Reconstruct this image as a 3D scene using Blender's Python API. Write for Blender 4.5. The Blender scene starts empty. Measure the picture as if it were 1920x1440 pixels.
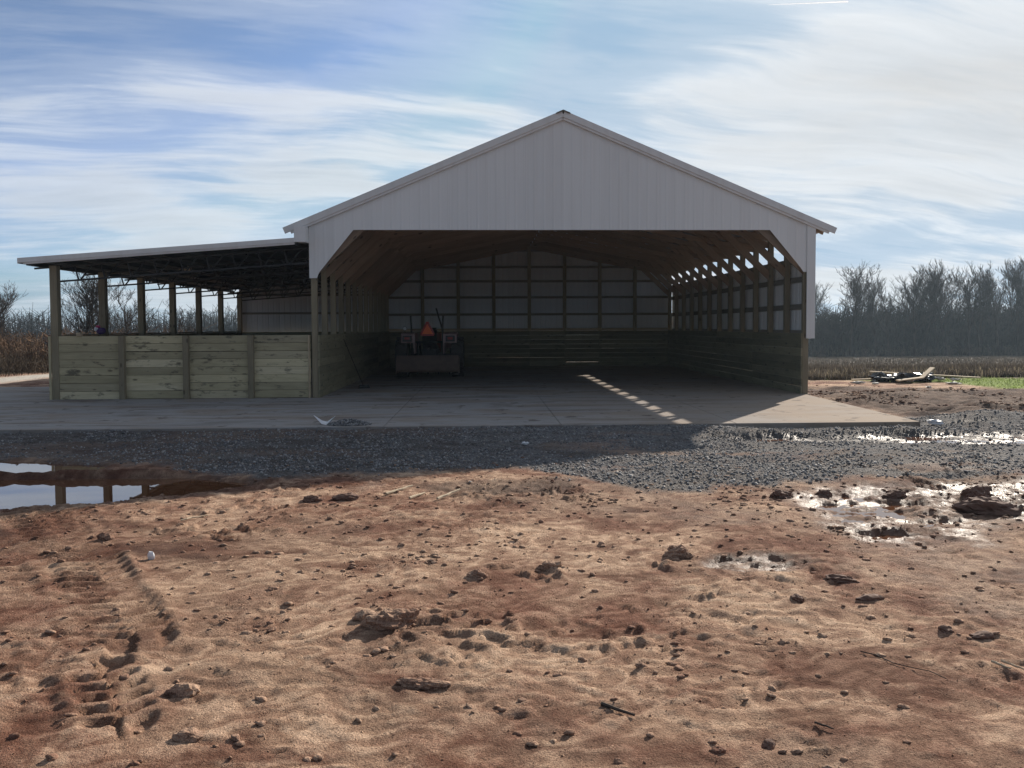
import bpy, math, random
import numpy as np
from mathutils import Vector, Matrix
R = math.radians
random.seed(7)
rng = np.random.default_rng(11)
scene = bpy.context.scene
COL = scene.collection

# ------------------------------------------------------------------ camera
CAMX, CAMH = -1.924, 1.708
cam_d = bpy.data.cameras.new('camera')
cam = bpy.data.objects.new('camera', cam_d)
COL.objects.link(cam)
cam.location = (CAMX, 0, CAMH)
cam.rotation_euler = (Matrix.Rotation(-0.0363, 4, 'Z') @ Matrix.Rotation(math.pi / 2 - 0.0377, 4, 'X')
                      @ Matrix.Rotation(-0.0043, 4, 'Z')).to_euler()
cam_d.sensor_width = 36
cam_d.lens = 1442 / 1920 * 36
cam_d.shift_y = -54.5 / 1920
cam_d.clip_start = 0.05
cam_d.clip_end = 20000
scene.camera = cam

# ------------------------------------------------------------------ sun, sky, exposure
SUN_AZ, SUN_EL = R(36.4), R(24.8)          # azimuth to the right of +Y
SUN = Vector((math.sin(SUN_AZ) * math.cos(SUN_EL), math.cos(SUN_AZ) * math.cos(SUN_EL), math.sin(SUN_EL)))
sd = bpy.data.lights.new('sun', 'SUN')
sd.energy = 5.0
sd.angle = R(0.53)
sd.color = (1.0, 0.90, 0.78)
sun = bpy.data.objects.new('sun', sd)
sun.rotation_euler = (-SUN).to_track_quat('-Z', 'Y').to_euler()
sun.location = SUN * 60
COL.objects.link(sun)

world = bpy.data.worlds.new('World')
scene.world = world
world.use_nodes = True
wt = world.node_tree
wt.nodes.clear()


def N(t, typ, **kw):
    n = t.nodes.new(typ)
    ins = kw.pop('i', {})
    for k, v in kw.items():
        setattr(n, k, v)
    for k, v in ins.items():
        s = n.inputs[k]
        if isinstance(v, bpy.types.NodeSocket):
            t.links.new(v, s)
        else:
            s.default_value = v
    return n


def M_(t, op, a, b=0.0, c=None, clamp=False):
    n = N(t, 'ShaderNodeMath', operation=op, use_clamp=clamp)
    for k, v in enumerate((a, b, c)):
        if v is None:
            continue
        if isinstance(v, bpy.types.NodeSocket):
            t.links.new(v, n.inputs[k])
        else:
            n.inputs[k].default_value = v
    return n.outputs[0]


def MIX(t, f, a, b, mode='MIX'):
    n = N(t, 'ShaderNodeMix', data_type='RGBA', blend_type=mode)
    for k, v in ((0, f), (6, a), (7, b)):
        if isinstance(v, bpy.types.NodeSocket):
            t.links.new(v, n.inputs[k])
        else:
            n.inputs[k].default_value = (*v, 1) if isinstance(v, tuple) and len(v) == 3 else v
    return n.outputs[2]


def RAMP(t, fac, stops, interp='LINEAR'):
    n = N(t, 'ShaderNodeValToRGB')
    n.color_ramp.interpolation = interp
    el = n.color_ramp.elements
    while len(el) < len(stops):
        el.new(0.5)
    for e, (p, c) in zip(el, stops):
        e.position = p
        e.color = (c, c, c, 1) if not isinstance(c, tuple) else (*c, 1)
    t.links.new(fac, n.inputs[0])
    return n.outputs[0]


def build_sky():
    t = wt
    sky = N(t, 'ShaderNodeTexSky', sky_type='NISHITA', sun_disc=False, sun_elevation=SUN_EL, sun_rotation=SUN_AZ,
            altitude=150.0, air_density=1.0, dust_density=1.3, ozone_density=1.6)
    tc = N(t, 'ShaderNodeTexCoord')
    d = N(t, 'ShaderNodeVectorMath', operation='NORMALIZE', i={0: tc.outputs['Generated']}).outputs[0]
    s = N(t, 'ShaderNodeSeparateXYZ', i={0: d})
    zz = M_(t, 'ADD', M_(t, 'MAXIMUM', s.outputs[2], 0.0), 0.16)
    px = M_(t, 'DIVIDE', s.outputs[0], zz)
    py = M_(t, 'DIVIDE', s.outputs[1], zz)
    p = N(t, 'ShaderNodeCombineXYZ', i={0: px, 1: py, 2: 0.0}).outputs[0]
    # high thin layers seen obliquely, drawn out by the wind
    m1 = N(t, 'ShaderNodeMapping', i={0: p, 1: (7.0, 1.5, 0.0), 2: (0, 0, R(-16)), 3: (0.75, 1.0, 1)}).outputs[0]
    warp = N(t, 'ShaderNodeTexNoise', i={'Vector': m1, 'Scale': 1.1, 'Detail': 2.0})
    wv = N(t, 'ShaderNodeVectorMath', operation='MULTIPLY_ADD', i={0: warp.outputs['Color'], 1: (0.5, 0.5, 0), 2: m1}).outputs[0]
    big = N(t, 'ShaderNodeTexNoise', i={'Vector': wv, 'Scale': 0.95, 'Detail': 5.0, 'Roughness': 0.5}).outputs[0]
    m2 = N(t, 'ShaderNodeMapping', i={0: wv, 1: (5.0, 0.0, 0.0), 2: (0, 0, R(12)), 3: (0.8, 2.0, 1)}).outputs[0]
    streak = N(t, 'ShaderNodeTexNoise', i={'Vector': m2, 'Scale': 1.7, 'Detail': 8.0, 'Roughness': 0.58}).outputs[0]
    m3 = N(t, 'ShaderNodeMapping', i={0: wv, 1: (1.0, 4.0, 0.0), 2: (0, 0, R(-28)), 3: (0.9, 4.2, 1)}).outputs[0]
    fib = N(t, 'ShaderNodeTexNoise', i={'Vector': m3, 'Scale': 3.0, 'Detail': 9.0, 'Roughness': 0.66}).outputs[0]
    dens = M_(t, 'ADD', M_(t, 'MULTIPLY', big, 0.56), M_(t, 'ADD', M_(t, 'MULTIPLY', streak, 0.32), M_(t, 'MULTIPLY', fib, 0.12)))
    mask = RAMP(t, dens, [(0.37, 0.0), (0.45, 0.22), (0.55, 0.78), (0.66, 0.97)], 'EASE')
    thick = RAMP(t, M_(t, 'ADD', M_(t, 'MULTIPLY', big, 0.6), M_(t, 'MULTIPLY', streak, 0.4)), [(0.50, 0.0), (0.66, 1.0)])
    # thin cloud scatters forward: brighter towards the sun, dimmer opposite it
    dot = N(t, 'ShaderNodeVectorMath', operation='DOT_PRODUCT', i={0: d, 1: tuple(SUN)}).outputs['Value']
    ph = RAMP(t, M_(t, 'MULTIPLY_ADD', dot, 0.5, 0.5), [(0.0, 0.13), (0.3, 0.22), (0.5, 0.52), (0.66, 0.80), (1.0, 1.0)])
    lum = M_(t, 'MULTIPLY', ph, 6.7)
    lum = M_(t, 'MULTIPLY', lum, M_(t, 'SUBTRACT', 1.0, M_(t, 'MULTIPLY', thick, 0.30)))
    lum = M_(t, 'MULTIPLY', lum, RAMP(t, M_(t, 'ADD', M_(t, 'MULTIPLY', streak, 0.6), M_(t, 'MULTIPLY', fib, 0.4)), [(0.36, 0.84), (0.5, 1.0), (0.62, 1.10)]))
    ccol = MIX(t, RAMP(t, M_(t, 'MULTIPLY_ADD', dot, 0.5, 0.5), [(0.70, 0.0), (0.98, 1.0)]), (0.93, 0.985, 1.05), (1.02, 1.01, 0.99))
    cc = N(t, 'ShaderNodeVectorMath', operation='SCALE', i={0: ccol, 'Scale': lum}).outputs[0]
    skyc = N(t, 'ShaderNodeVectorMath', operation='MULTIPLY', i={0: sky.outputs[0], 1: (0.50, 0.68, 0.98)}).outputs[0]
    skyc = N(t, 'ShaderNodeVectorMath', operation='MINIMUM', i={0: skyc, 1: (2.7, 3.6, 4.8)}).outputs[0]
    sk = N(t, 'ShaderNodeSeparateXYZ', i={0: skyc})
    sb = M_(t, 'MAXIMUM', sk.outputs[2], M_(t, 'MULTIPLY', sk.outputs[1], 1.22))
    sr = M_(t, 'MINIMUM', M_(t, 'MAXIMUM', sk.outputs[0], M_(t, 'MULTIPLY', sk.outputs[1], 0.63)), M_(t, 'MULTIPLY', sk.outputs[1], 0.70))
    sb = M_(t, 'MINIMUM', sb, M_(t, 'MULTIPLY', sk.outputs[1], 1.75))
    skyc = N(t, 'ShaderNodeCombineXYZ', i={0: sr, 1: sk.outputs[1], 2: sb}).outputs[0]
    colr = MIX(t, M_(t, 'MULTIPLY', mask, 0.9), skyc, cc)
    bg = N(t, 'ShaderNodeBackground', i={'Color': colr, 'Strength': 0.102})
    out = N(t, 'ShaderNodeOutputWorld')
    t.links.new(bg.outputs[0], out.inputs[0])


build_sky()
vs = scene.view_settings
vs.view_transform = 'Standard'
vs.look = 'None'
vs.exposure = 0.54
vs.gamma = 1.0
vs.use_curve_mapping = False
scene.cycles.max_bounces = 6
scene.cycles.diffuse_bounces = 4
scene.cycles.volume_bounces = 0
scene.cycles.use_denoising = True

# ------------------------------------------------------------------ helpers
WM = {}


def link(name, data, parent=None, M=None):
    o = bpy.data.objects.new(name, data)
    COL.objects.link(o)
    M = M or Matrix.Identity(4)
    WM[o] = M
    if parent is not None:
        o.parent = parent
        o.matrix_basis = WM[parent].inverted() @ M
    else:
        o.matrix_basis = M
    return o


def tag(o, label=None, cat=None, group=None, kind=None):
    for k, v in (('label', label), ('category', cat), ('group', group), ('kind', kind)):
        if v:
            o[k] = v
    return o


def thing(name, label, cat, loc, rz=0.0, group=None):
    return tag(link(name, None, None, Matrix.Translation(Vector(loc)) @ Matrix.Rotation(rz, 4, 'Z')), label, cat, group)


def mesh_np(name, v, f, mat, smooth=False, attrs=None):
    """v (n,3) array, f list of index arrays (m,3)/(m,4)"""
    me = bpy.data.meshes.new(name)
    v = np.asarray(v, np.float32)
    fs = [np.asarray(a, np.int32) for a in (f if isinstance(f, list) else [f])]
    nl = sum(a.size for a in fs)
    me.vertices.add(len(v))
    me.vertices.foreach_set('co', v.ravel())
    me.loops.add(nl)
    me.loops.foreach_set('vertex_index', np.concatenate([a.ravel() for a in fs]))
    st, tot, c = [], [], 0
    for a in fs:
        k = a.shape[1]
        st.append(c + np.arange(len(a)) * k)
        c += a.size
    st = np.concatenate(st)
    me.polygons.add(len(st))
    me.polygons.foreach_set('loop_start', st.astype(np.int32))
    if smooth:
        me.polygons.foreach_set('use_smooth', np.ones(len(st), bool))
    for k, a in (attrs or {}).items():
        at = me.attributes.new(k, 'FLOAT', 'POINT')
        at.data.foreach_set('value', np.asarray(a, np.float32).ravel())
    me.update(calc_edges=True)
    if mat:
        me.materials.append(mat)
    return me


class MB:
    """collects simple shapes into one mesh"""

    def __init__(s):
        s.v = []
        s.f = []

    def add(s, vs_, fs_):
        o = len(s.v)
        s.v += [tuple(a) for a in vs_]
        s.f += [tuple(o + i for i in f) for f in fs_]
        return s

    def box(s, x0, x1, y0, y1, z0, z1):
        return s.add([(x0, y0, z0), (x1, y0, z0), (x1, y1, z0), (x0, y1, z0), (x0, y0, z1), (x1, y0, z1), (x1, y1, z1), (x0, y1, z1)],
                     [(0, 3, 2, 1), (4, 5, 6, 7), (0, 1, 5, 4), (1, 2, 6, 5), (2, 3, 7, 6), (3, 0, 4, 7)])

    def tube(s, p0, p1, r0, r1=None, n=8, cap=True):
        r1 = r0 if r1 is None else r1
        p0, p1 = Vector(p0), Vector(p1)
        d = (p1 - p0).normalized()
        a = d.orthogonal().normalized()
        b = d.cross(a)
        vv = []
        for p, r in ((p0, r0), (p1, r1)):
            for k in range(n):
                an = 2 * math.pi * k / n
                vv.append(p + a * math.cos(an) * r + b * math.sin(an) * r)
        ff = [(k, (k + 1) % n, n + (k + 1) % n, n + k) for k in range(n)]
        if cap:
            ff += [tuple(range(n - 1, -1, -1)), tuple(range(n, 2 * n))]
        return s.add(vv, ff)

    def prism(s, pts, axis, a0, a1):
        """closed polygon in the two other axes, extruded along axis from a0 to a1"""
        n = len(pts)

        def P(p, a):
            q = list(p)
            q.insert(axis, a)
            return tuple(q)
        vv = [P(p, a0) for p in pts] + [P(p, a1) for p in pts]
        ff = [(k, (k + 1) % n, n + (k + 1) % n, n + k) for k in range(n)] + [tuple(range(n - 1, -1, -1)), tuple(range(n, 2 * n))]
        return s.add(vv, ff)

    def lathe(s, prof, axis_pt, n=24, axis=0):
        """prof: list of (a, r) along axis, ring surface closed"""
        vv = []
        m = len(prof)
        for k in range(n):
            an = 2 * math.pi * k / n
            for (a, r) in prof:
                q = [r * math.cos(an), r * math.sin(an)]
                q.insert(axis, a)
                vv.append(tuple(axis_pt[i] + q[i] for i in range(3)))
        ff = []
        for k in range(n):
            for j in range(m):
                a, b = k * m + j, k * m + (j + 1) % m
                c, d = ((k + 1) % n) * m + (j + 1) % m, ((k + 1) % n) * m + j
                ff.append((a, b, c, d))
        return s.add(vv, ff)

    def mesh(s, name, mat, smooth=False):
        me = bpy.data.meshes.new(name)
        me.from_pydata(s.v, [], s.f)
        if mat:
            me.materials.append(mat)
        if smooth:
            for p in me.polygons:
                p.use_smooth = True
        me.update()
        return me


_box_cache = {}


def box_mesh(L, w, t, mat):
    k = (round(L, 3), round(w, 3), round(t, 3), mat.name)
    if k not in _box_cache:
        e = min(0.006, t * 0.2, w * 0.2)
        m = MB()
        # chamfered section, drawn along local x
        y, z = w / 2, t / 2
        sec = [(-y + e, -z), (y - e, -z), (y, -z + e), (y, z - e), (y - e, z), (-y + e, z), (-y, z - e), (-y, -z + e)]
        m.prism(sec, 0, -L / 2, L / 2)
        _box_cache[k] = m.mesh('lumber', mat)
    return _box_cache[k]


def lumber(name, p0, p1, w, t, mat, parent, wdir=(0, 0, 1)):
    """a stick from p0 to p1; w is its size along wdir, t across"""
    p0, p1 = Vector(p0), Vector(p1)
    x = (p1 - p0)
    L = x.length
    x.normalize()
    y = Vector(wdir)
    y = (y - x * y.dot(x)).normalized()
    z = x.cross(y)
    c = (p0 + p1) / 2
    M = Matrix(((x.x, y.x, z.x, c.x), (x.y, y.y, z.y, c.y), (x.z, y.z, z.z, c.z), (0, 0, 0, 1)))
    return link(name, box_mesh(L, w, t, mat), parent, M)


# ------------------------------------------------------------------ noise for the terrain
def vnoise(x, y, seed=0):
    xi = np.floor(x).astype(np.int64)
    yi = np.floor(y).astype(np.int64)
    xf = x - xi
    yf = y - yi
    u = xf * xf * (3 - 2 * xf)
    v = yf * yf * (3 - 2 * yf)

    def h(a, b):
        n = (a * 374761393 + b * 668265263 + seed * 974634777) & 0x7fffffff
        n = ((n ^ (n >> 13)) * 1274126177) & 0x7fffffff
        return ((n ^ (n >> 16)) & 0xffff) / 65535.0
    return (h(xi, yi) * (1 - u) + h(xi + 1, yi) * u) * (1 - v) + (h(xi, yi + 1) * (1 - u) + h(xi + 1, yi + 1) * u) * v


def fbm(x, y, sc, octv=4, seed=0, gain=0.5):
    a, s, tot = 1.0, 0.0, 0.0
    c, sn = math.cos(0.6), math.sin(0.6)
    x, y = x * sc, y * sc
    for k in range(octv):
        s = s + a * (vnoise(x, y, seed + k * 17) * 2 - 1)
        tot += a
        a *= gain
        x, y = (c * x - sn * y) * 2.03 + 7.1, (sn * x + c * y) * 2.03 - 3.7
    return s / tot


def sst(a, b, x):
    t = np.clip((x - a) / (b - a), 0, 1)
    return t * t * (3 - 2 * t)


def poly_sd(x, y, poly):
    """signed distance, positive inside"""
    d2 = np.full(x.shape, 1e9)
    ins = np.zeros(x.shape, bool)
    n = len(poly)
    for k in range(n):
        ax, ay = poly[k]
        bx, by = poly[(k + 1) % n]
        ex, ey = bx - ax, by - ay
        t = np.clip(((x - ax) * ex + (y - ay) * ey) / (ex * ex + ey * ey), 0, 1)
        d2 = np.minimum(d2, (x - ax - t * ex) ** 2 + (y - ay - t * ey) ** 2)
        cond = ((ay > y) != (by > y))
        xx = ex * (y - ay) / (ey if abs(ey) > 1e-9 else 1e-9) + ax
        ins ^= cond & (x < xx)
    d = np.sqrt(d2)
    return np.where(ins, d, -d)


YF, DEP, BAY = 18.66, 14.0, 14.0 / 12
YB = YF + DEP
SLABY = 13.16
PUD1 = [(-4.6, 9.1), (-5.2, 8.62), (-5.85, 8.2), (-6.9, 7.82), (-9, 7.1), (-13, 6.8), (-15, 7), (-15, 9.4), (-7.5, 9.56), (-6.4, 9.52), (-5.6, 9.5)]
PUD2 = [(-6.9, 9.95), (-7.4, 9.72), (-9, 9.8), (-14, 9.9), (-15, 10.6), (-9, 10.9), (-7.9, 10.72), (-7.0, 10.4)]
WET1 = [(1.2, 8.1), (1.4, 7.4), (1.2, 6.75), (1.5, 6.3), (2.2, 6.35), (2.8, 7.0), (4.2, 7.1), (7, 7.3), (8, 8.7), (5.5, 8.9), (4.0, 8.6), (2.8, 8.5), (2.0, 8.35)]
STRIP = [(1.7, 12.15), (2.5, 12.4), (4.5, 12.5), (11, 12.7), (11, 11.3), (6.2, 11.45), (4.4, 11.75), (3.0, 11.85)]
RUT = [(-.28, 5.7), (-0.05, 5.52), (.3, 5.56), (.62, 5.74), (.58, 5.9), (.24, 6.0), (-.1, 5.9)]
GRASS = [(9.0, 25.0), (12.6, 25.4), (15.5, 25.4), (60, 29), (60, 19.5), (20, 19.2), (14.2, 19.8), (12.9, 21.0), (12.2, 23.2), (10.5, 24.6)]
LANE = [(-17.4, 22.5), (-18.4, 24.5), (-19.0, 27.5), (-19.3, 60), (-17.3, 60), (-17.2, 27)]
GX = np.array([-40, -8.71, -6.27, -4.64, -3.18, -2.18, -1.31, -.71, -.18, .38, 1.01, 1.72, 2.88, 4.38, 8, 40])
GY = np.array([11.6, 11.0, 10.3, 9.2, 9.55, 9.6, 9.7, 9.1, 8.55, 8.36, 8.46, 8.71, 9.0, 8.9, 9.6, 10.5])
TRACKS = [([(-6.9, 8.0), (-6.35, 7.6), (-5.40, 6.52), (-4.73, 5.59), (-4.28, 4.95), (-4.00, 4.5)], 0.26, 0.027),
          ([(-6.4, 8.0), (-5.85, 7.45), (-4.98, 6.1), (-4.40, 5.2), (-4.02, 4.6)], 0.20, 0.022),
          ([(-3.98, 4.1), (-3.79, 3.85), (-3.60, 3.52)], 0.16, 0.032),
          ([(-4.9, 10.6), (-2.9, 8.7), (-2.0, 7.6)], 0.22, 0.014),
          ([(-2.6, 10.2), (-1.6, 8.6), (-1.0, 7.4)], 0.2, 0.014)]


def terrain(x, y):
    z = np.full(x.shape, -0.12)
    A = {}
    # ground climbs flush to the pad on the left, stays a step below it on the right
    z = z + 0.085 * sst(11.2, 13.1, y) * (1 - sst(0.8, 3.2, x)) * (1 - sst(14, 30, y) * 0)
    # land falls away behind the barn
    far = np.maximum(y - 24, 0)
    z = z - 0.034 * np.minimum(far, 110) * sst(0, 20, far)
    side = np.maximum(-x - 22, 0)
    z = z - 0.012 * np.minimum(side, 120)
    near = 1 - sst(28, 45, np.hypot(x, y))
    z = z + near * 0.028 * fbm(x, y, 0.55, 3, 1)
    zbase = z.copy()
    dirt_rough = sst(-0.25, 0.30, fbm(x, y, 0.5, 3, 9) + 0.25 * fbm(x, y, 1.7, 2, 10))
    f1 = fbm(x, y, 3.2, 4, 2)
    wx, wy = x + 0.10 * fbm(x, y, 4, 2, 6), y + 0.10 * fbm(x, y, 4, 2, 7)
    bil = np.abs(fbm(wx * 0.75, wy * 1.15, 5.0, 4, 3, 0.58))
    z = z + near * (0.010 * f1 + dirt_rough * (0.027 * (bil - 0.2) + 0.013 * fbm(x * .8, y * 1.1, 15, 3, 4, .6)) + 0.007 * fbm(x, y, 13, 3, 12, .65))
    lump = fbm(x * 0.8, y * 1.2, 6.5, 3, 21)
    mask_l = sst(-0.05, 0.35, fbm(x, y, 0.7, 3, 31)) * (1 - sst(9.5, 10.5, y)) * sst(0.06, 0.34, fbm(x * .8, y, 2.3, 3, 33))
    mask_l = mask_l * (0.35 + 0.65 * sst(3.6, 5.0, y))
    z = z + near * mask_l * (0.036 * sst(0.08, 0.24, fbm(wx, wy * 1.4, 7.5, 3, 35, .6)) - 0.012)
    # smeared sheets of mud: low crisp scarps
    q = fbm(wx * 0.6 + 3, wy * 1.25, 1.25, 5, 43, .58) * 5.0
    fr = q - np.floor(q)
    z = z + near * 0.013 * (np.floor(q) + sst(0.46, 0.56, fr) - q) * (0.4 + 0.6 * dirt_rough)
    A['film'] = sst(0.40, 0.58, fr) * (1 - sst(0.85, 1.0, fr))
    z = z - near * 0.010 * sst(0.30, 0.55, fbm(x * .8, y * 1.3, 3.4, 3, 41)) * dirt_rough
    # gravel
    yb = np.interp(x, GX, GY) + 0.55 * fbm(x, y, 1.1, 5, 51, .6)
    g = sst(-0.16, 0.22, y - yb) * (1 - sst(14.4, 15.2, y)) * (1 - sst(8.0, 11, x) * sst(12.6, 13.8, y))
    g = np.maximum(g, 0.9 * sst(0.0, 0.4, 1.0 - np.hypot((x - 7.5) / 1.6, (y - 13.9) / 0.7)))
    g = g * (1 - 0.55 * sst(-2.0, 0.5, x) * sst(0.15, 0.5, fbm(x * .4, y * 1.3, 1.2, 4, 151)) * (1 - sst(12.2, 12.8, y)))
    g = np.clip(g + 0.35 * sst(0.25, 0.6, fbm(x, y, 2.2, 4, 57)) * sst(-1.2, 0.1, y - yb) * (1 - sst(14, 15, y)), 0, 1)
    left = 1 - sst(-4.5, -1.0, x)
    g = g * (1 - 0.35 * left * sst(0.0, 0.35, fbm(x * .5, y * 1.3, 0.9, 4, 59)))
    z = z + g * (0.022 * fbm(x * 0.6, y, 1.6, 3, 61) + 0.012 * f1)
    for hx, hy, hh, rx, ry in ((2.2, 12.75, .075, 1.2, .32), (4.8, 12.85, .06, 1.3, .3), (0.4, 11.9, .05, 1.2, .5), (7.4, 13.9, .20, 1.1, .55), (9.5, 13.2, .13, 1.6, .7), (1.2, 9.0, .03, 1.0, .4), (3.4, 10.5, .05, 1.8, .6), (-1.2, 11.6, .03, .5, .3)):
        z = z + hh * np.exp(-((x - hx) / rx) ** 2 - ((y - hy) / ry) ** 2)
    # chewed-up mud right of the pad
    mr = sst(5.8, 7.0, x) * sst(13.6, 15.0, y) * (1 - sst(21.0, 23.0, y + 0.25 * (x - 8))) * (1 - sst(16, 24, x))
    z = z + mr * (0.17 * fbm(x * 0.7, y, 1.9, 5, 71, 0.6) + 0.02)
    # basins
    wet = np.zeros(x.shape)
    wob = 0.10 * fbm(x, y, 1.6, 4, 81) + 0.045 * fbm(x, y, 7, 3, 83)
    for P_, dp, so in ((PUD1, 0.17, 0.13), (PUD2, 0.15, 0.12)):
        sdv = poly_sd(x, y, P_) + wob * 0.55
        m = sst(-so, so, sdv)
        z = z * (1 - m) + (-0.155 - dp * 0.45) * m + m * 0.02 * f1
        wet = np.maximum(wet, sst(-0.30, 0.05, sdv) * 0.75)
    z = z + (1 - sst(-6.2, -5.4, x)) * 0.075 * np.exp(-((y - 9.66 - 0.05 * fbm(x, y, 1.2, 3, 87)) / 0.085) ** 2)
    sdv = poly_sd(x, y, WET1) + wob * 2.4
    m = sst(-0.30, 0.30, sdv)
    z = z * (1 - m) + m * (-0.150 + 0.085 * fbm(x * .7, y * 1.3, 3.4, 5, 91, 0.7) + 0.05 * sst(2.2, 3.2, x) * sst(0.0, .5, fbm(x, y, 1.1, 3, 92)))
    wet = np.maximum(wet, sst(-0.45, 0.1, sdv))
    sdv = poly_sd(x, y, STRIP) + wob * 1.6
    m = sst(-0.18, 0.18, sdv)
    z = z * (1 - m) + m * (-0.165 + 0.050 * fbm(x * 0.5, y, 3.0, 5, 93, 0.6))
    wet = np.maximum(wet, sst(-0.3, 0.05, sdv))
    A['pool'] = m
    sdv = poly_sd(x, y, RUT) + wob * 0.45
    m = sst(-0.08, 0.08, sdv)
    z = z + m * (-0.035 + 0.05 * fbm(x * 0.5, y, 11, 4, 95, 0.6))
    wet = np.maximum(wet, sst(-0.12, 0.03, sdv) * 0.95)
    # tyre prints with lug bars
    tr = np.zeros(x.shape)
    for poly, wd, dp in TRACKS:
        s0 = 0.0
        best = np.full(x.shape, 9.0)
        bs = np.zeros(x.shape)
        bl = np.zeros(x.shape)
        for (ax, ay), (bx, by) in zip(poly[:-1], poly[1:]):
            ex, ey = bx - ax, by - ay
            L = math.hypot(ex, ey)
            t = np.clip(((x - ax) * ex + (y - ay) * ey) / (L * L), 0, 1)
            d = np.hypot(x - ax - t * ex, y - ay - t * ey)
            lat = ((x - ax) * -ey + (y - ay) * ex) / L
            k = d < best
            best = np.where(k, d, best)
            bs = np.where(k, s0 + t * L, bs)
            bl = np.where(k, lat, bl)
            s0 += L
        m = 1 - sst(wd * 0.8, wd * 1.05, best)
        fade = 0.35 + 0.65 * sst(-0.25, 0.25, fbm(x, y, 1.3, 3, 97))
        ph = bs + 0.35 * np.abs(bl) + np.where(bl > 0, 0.06, 0)
        z = z * (1 - 0.75 * m * fade) + (zbase - 0.004) * 0.75 * m * fade
        bars = sst(-0.05, 0.30, np.sin(ph * 2 * math.pi / 0.14))
        z = z + m * fade * dp * (-0.75 + 1.25 * bars)
        z = z + 0.5 * dp * fade * np.exp(-((best - wd * 1.15) / 0.05) ** 2)
        tr = np.maximum(tr, m * fade)
    wet = np.maximum(wet, 0.6 * g * sst(0.12, 0.4, fbm(x * .35, y * 1.5, 1.3, 4, 149)))
    wet = np.maximum(wet, 0.55 * left * sst(-0.1, 0.4, y - yb) * (1 - sst(14, 15, y)))
    pt = sst(0.25, 0.75, 1.25 - np.hypot((x + 1.9) / 1.15, (y - 8.75) / 0.62) + 0.5 * fbm(x, y, 1.8, 4, 145))
    z = z + pt * 0.035 * fbm(x, y, 6.0, 4, 147, .65)
    damp = sst(0.02, 0.38, fbm(x + 5, y * 1.2, 0.42, 5, 153, .55)) * (1 - sst(10.5, 11.5, y)) * near
    wet = np.maximum(wet, 0.40 * damp)
    # under the pad
    up = sst(0, 0.03, y - SLABY - 0.08) * (1 - sst(0, 0.05, x - 5.62 - 0.01 * (y - SLABY))) * (1 - sst(0, .1, y - YB - .0)) * sst(0, .1, x + 12.7)
    up = np.maximum(up, sst(0, 0.03, y - SLABY - 0.08) * (1 - sst(0, 0.1, y - 22.7)) * sst(0, .1, x + 17.6) * (1 - sst(0, .1, x + 12.5)))
    z = np.where(up > 0.5, np.minimum(z, -0.2), z)
    A['gravel'] = g
    A['wet'] = wet
    A['mud'] = np.clip(mr + 0.75 * pt + 0.9 * left * sst(-0.2, 0.3, y - yb) * (1 - sst(14, 15, y)) * (1 - g) + 0.6 * sst(2.0, 4.0, x) * sst(6.0, 7.2, y) * (1 - sst(8.6, 9.4, y)), 0, 1)
    gs = poly_sd(x, y, GRASS) + 0.9 * fbm(x, y, 0.9, 4, 101)
    A['grass'] = sst(-0.4, 0.5, gs)
    A['stub'] = sst(24.0, 26.0, y + 0.6 * fbm(x, y, .7, 3, 103)) * sst(4, 7, x) * (1 - A['grass'] * 0.8) + sst(19.5, 21, -x) * 0.8 * sst(12, 20, y)
    A['lane'] = sst(-0.3, 0.3, poly_sd(x, y, LANE) + 0.25 * fbm(x, y, 1.5, 3, 105))
    A['track'] = tr
    return z, A


# ------------------------------------------------------------------ materials
def mat_new(name):
    m = bpy.data.materials.new(name)
    m.use_nodes = True
    t = m.node_tree
    t.nodes.clear()
    out = N(t, 'ShaderNodeOutputMaterial')
    b = N(t, 'ShaderNodeBsdfPrincipled')
    t.links.new(b.outputs[0], out.inputs[0])
    return m, t, b


def setp(t, b, **kw):
    for k, v in kw.items():
        k = {'col': 'Base Color', 'rough': 'Roughness', 'spec': 'Specular IOR Level', 'metal': 'Metallic', 'nrm': 'Normal'}[k]
        if isinstance(v, bpy.types.NodeSocket):
            t.links.new(v, b.inputs[k])
        elif isinstance(v, tuple):
            b.inputs[k].default_value = (*v, 1)
        else:
            b.inputs[k].default_value = v


def obj_co(t, scale=(1, 1, 1), rnd=True):
    tc = N(t, 'ShaderNodeTexCoord')
    oi = N(t, 'ShaderNodeObjectInfo')
    off = N(t, 'ShaderNodeVectorMath', operation='SCALE', i={0: (37.0, 11.0, 23.0), 'Scale': oi.outputs['Random']}).outputs[0]
    v = N(t, 'ShaderNodeVectorMath', operation='ADD', i={0: tc.outputs['Object'], 1: off}).outputs[0] if rnd else tc.outputs['Object']
    return N(t, 'ShaderNodeMapping', i={0: v, 3: scale}).outputs[0], oi.outputs['Random']


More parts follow.
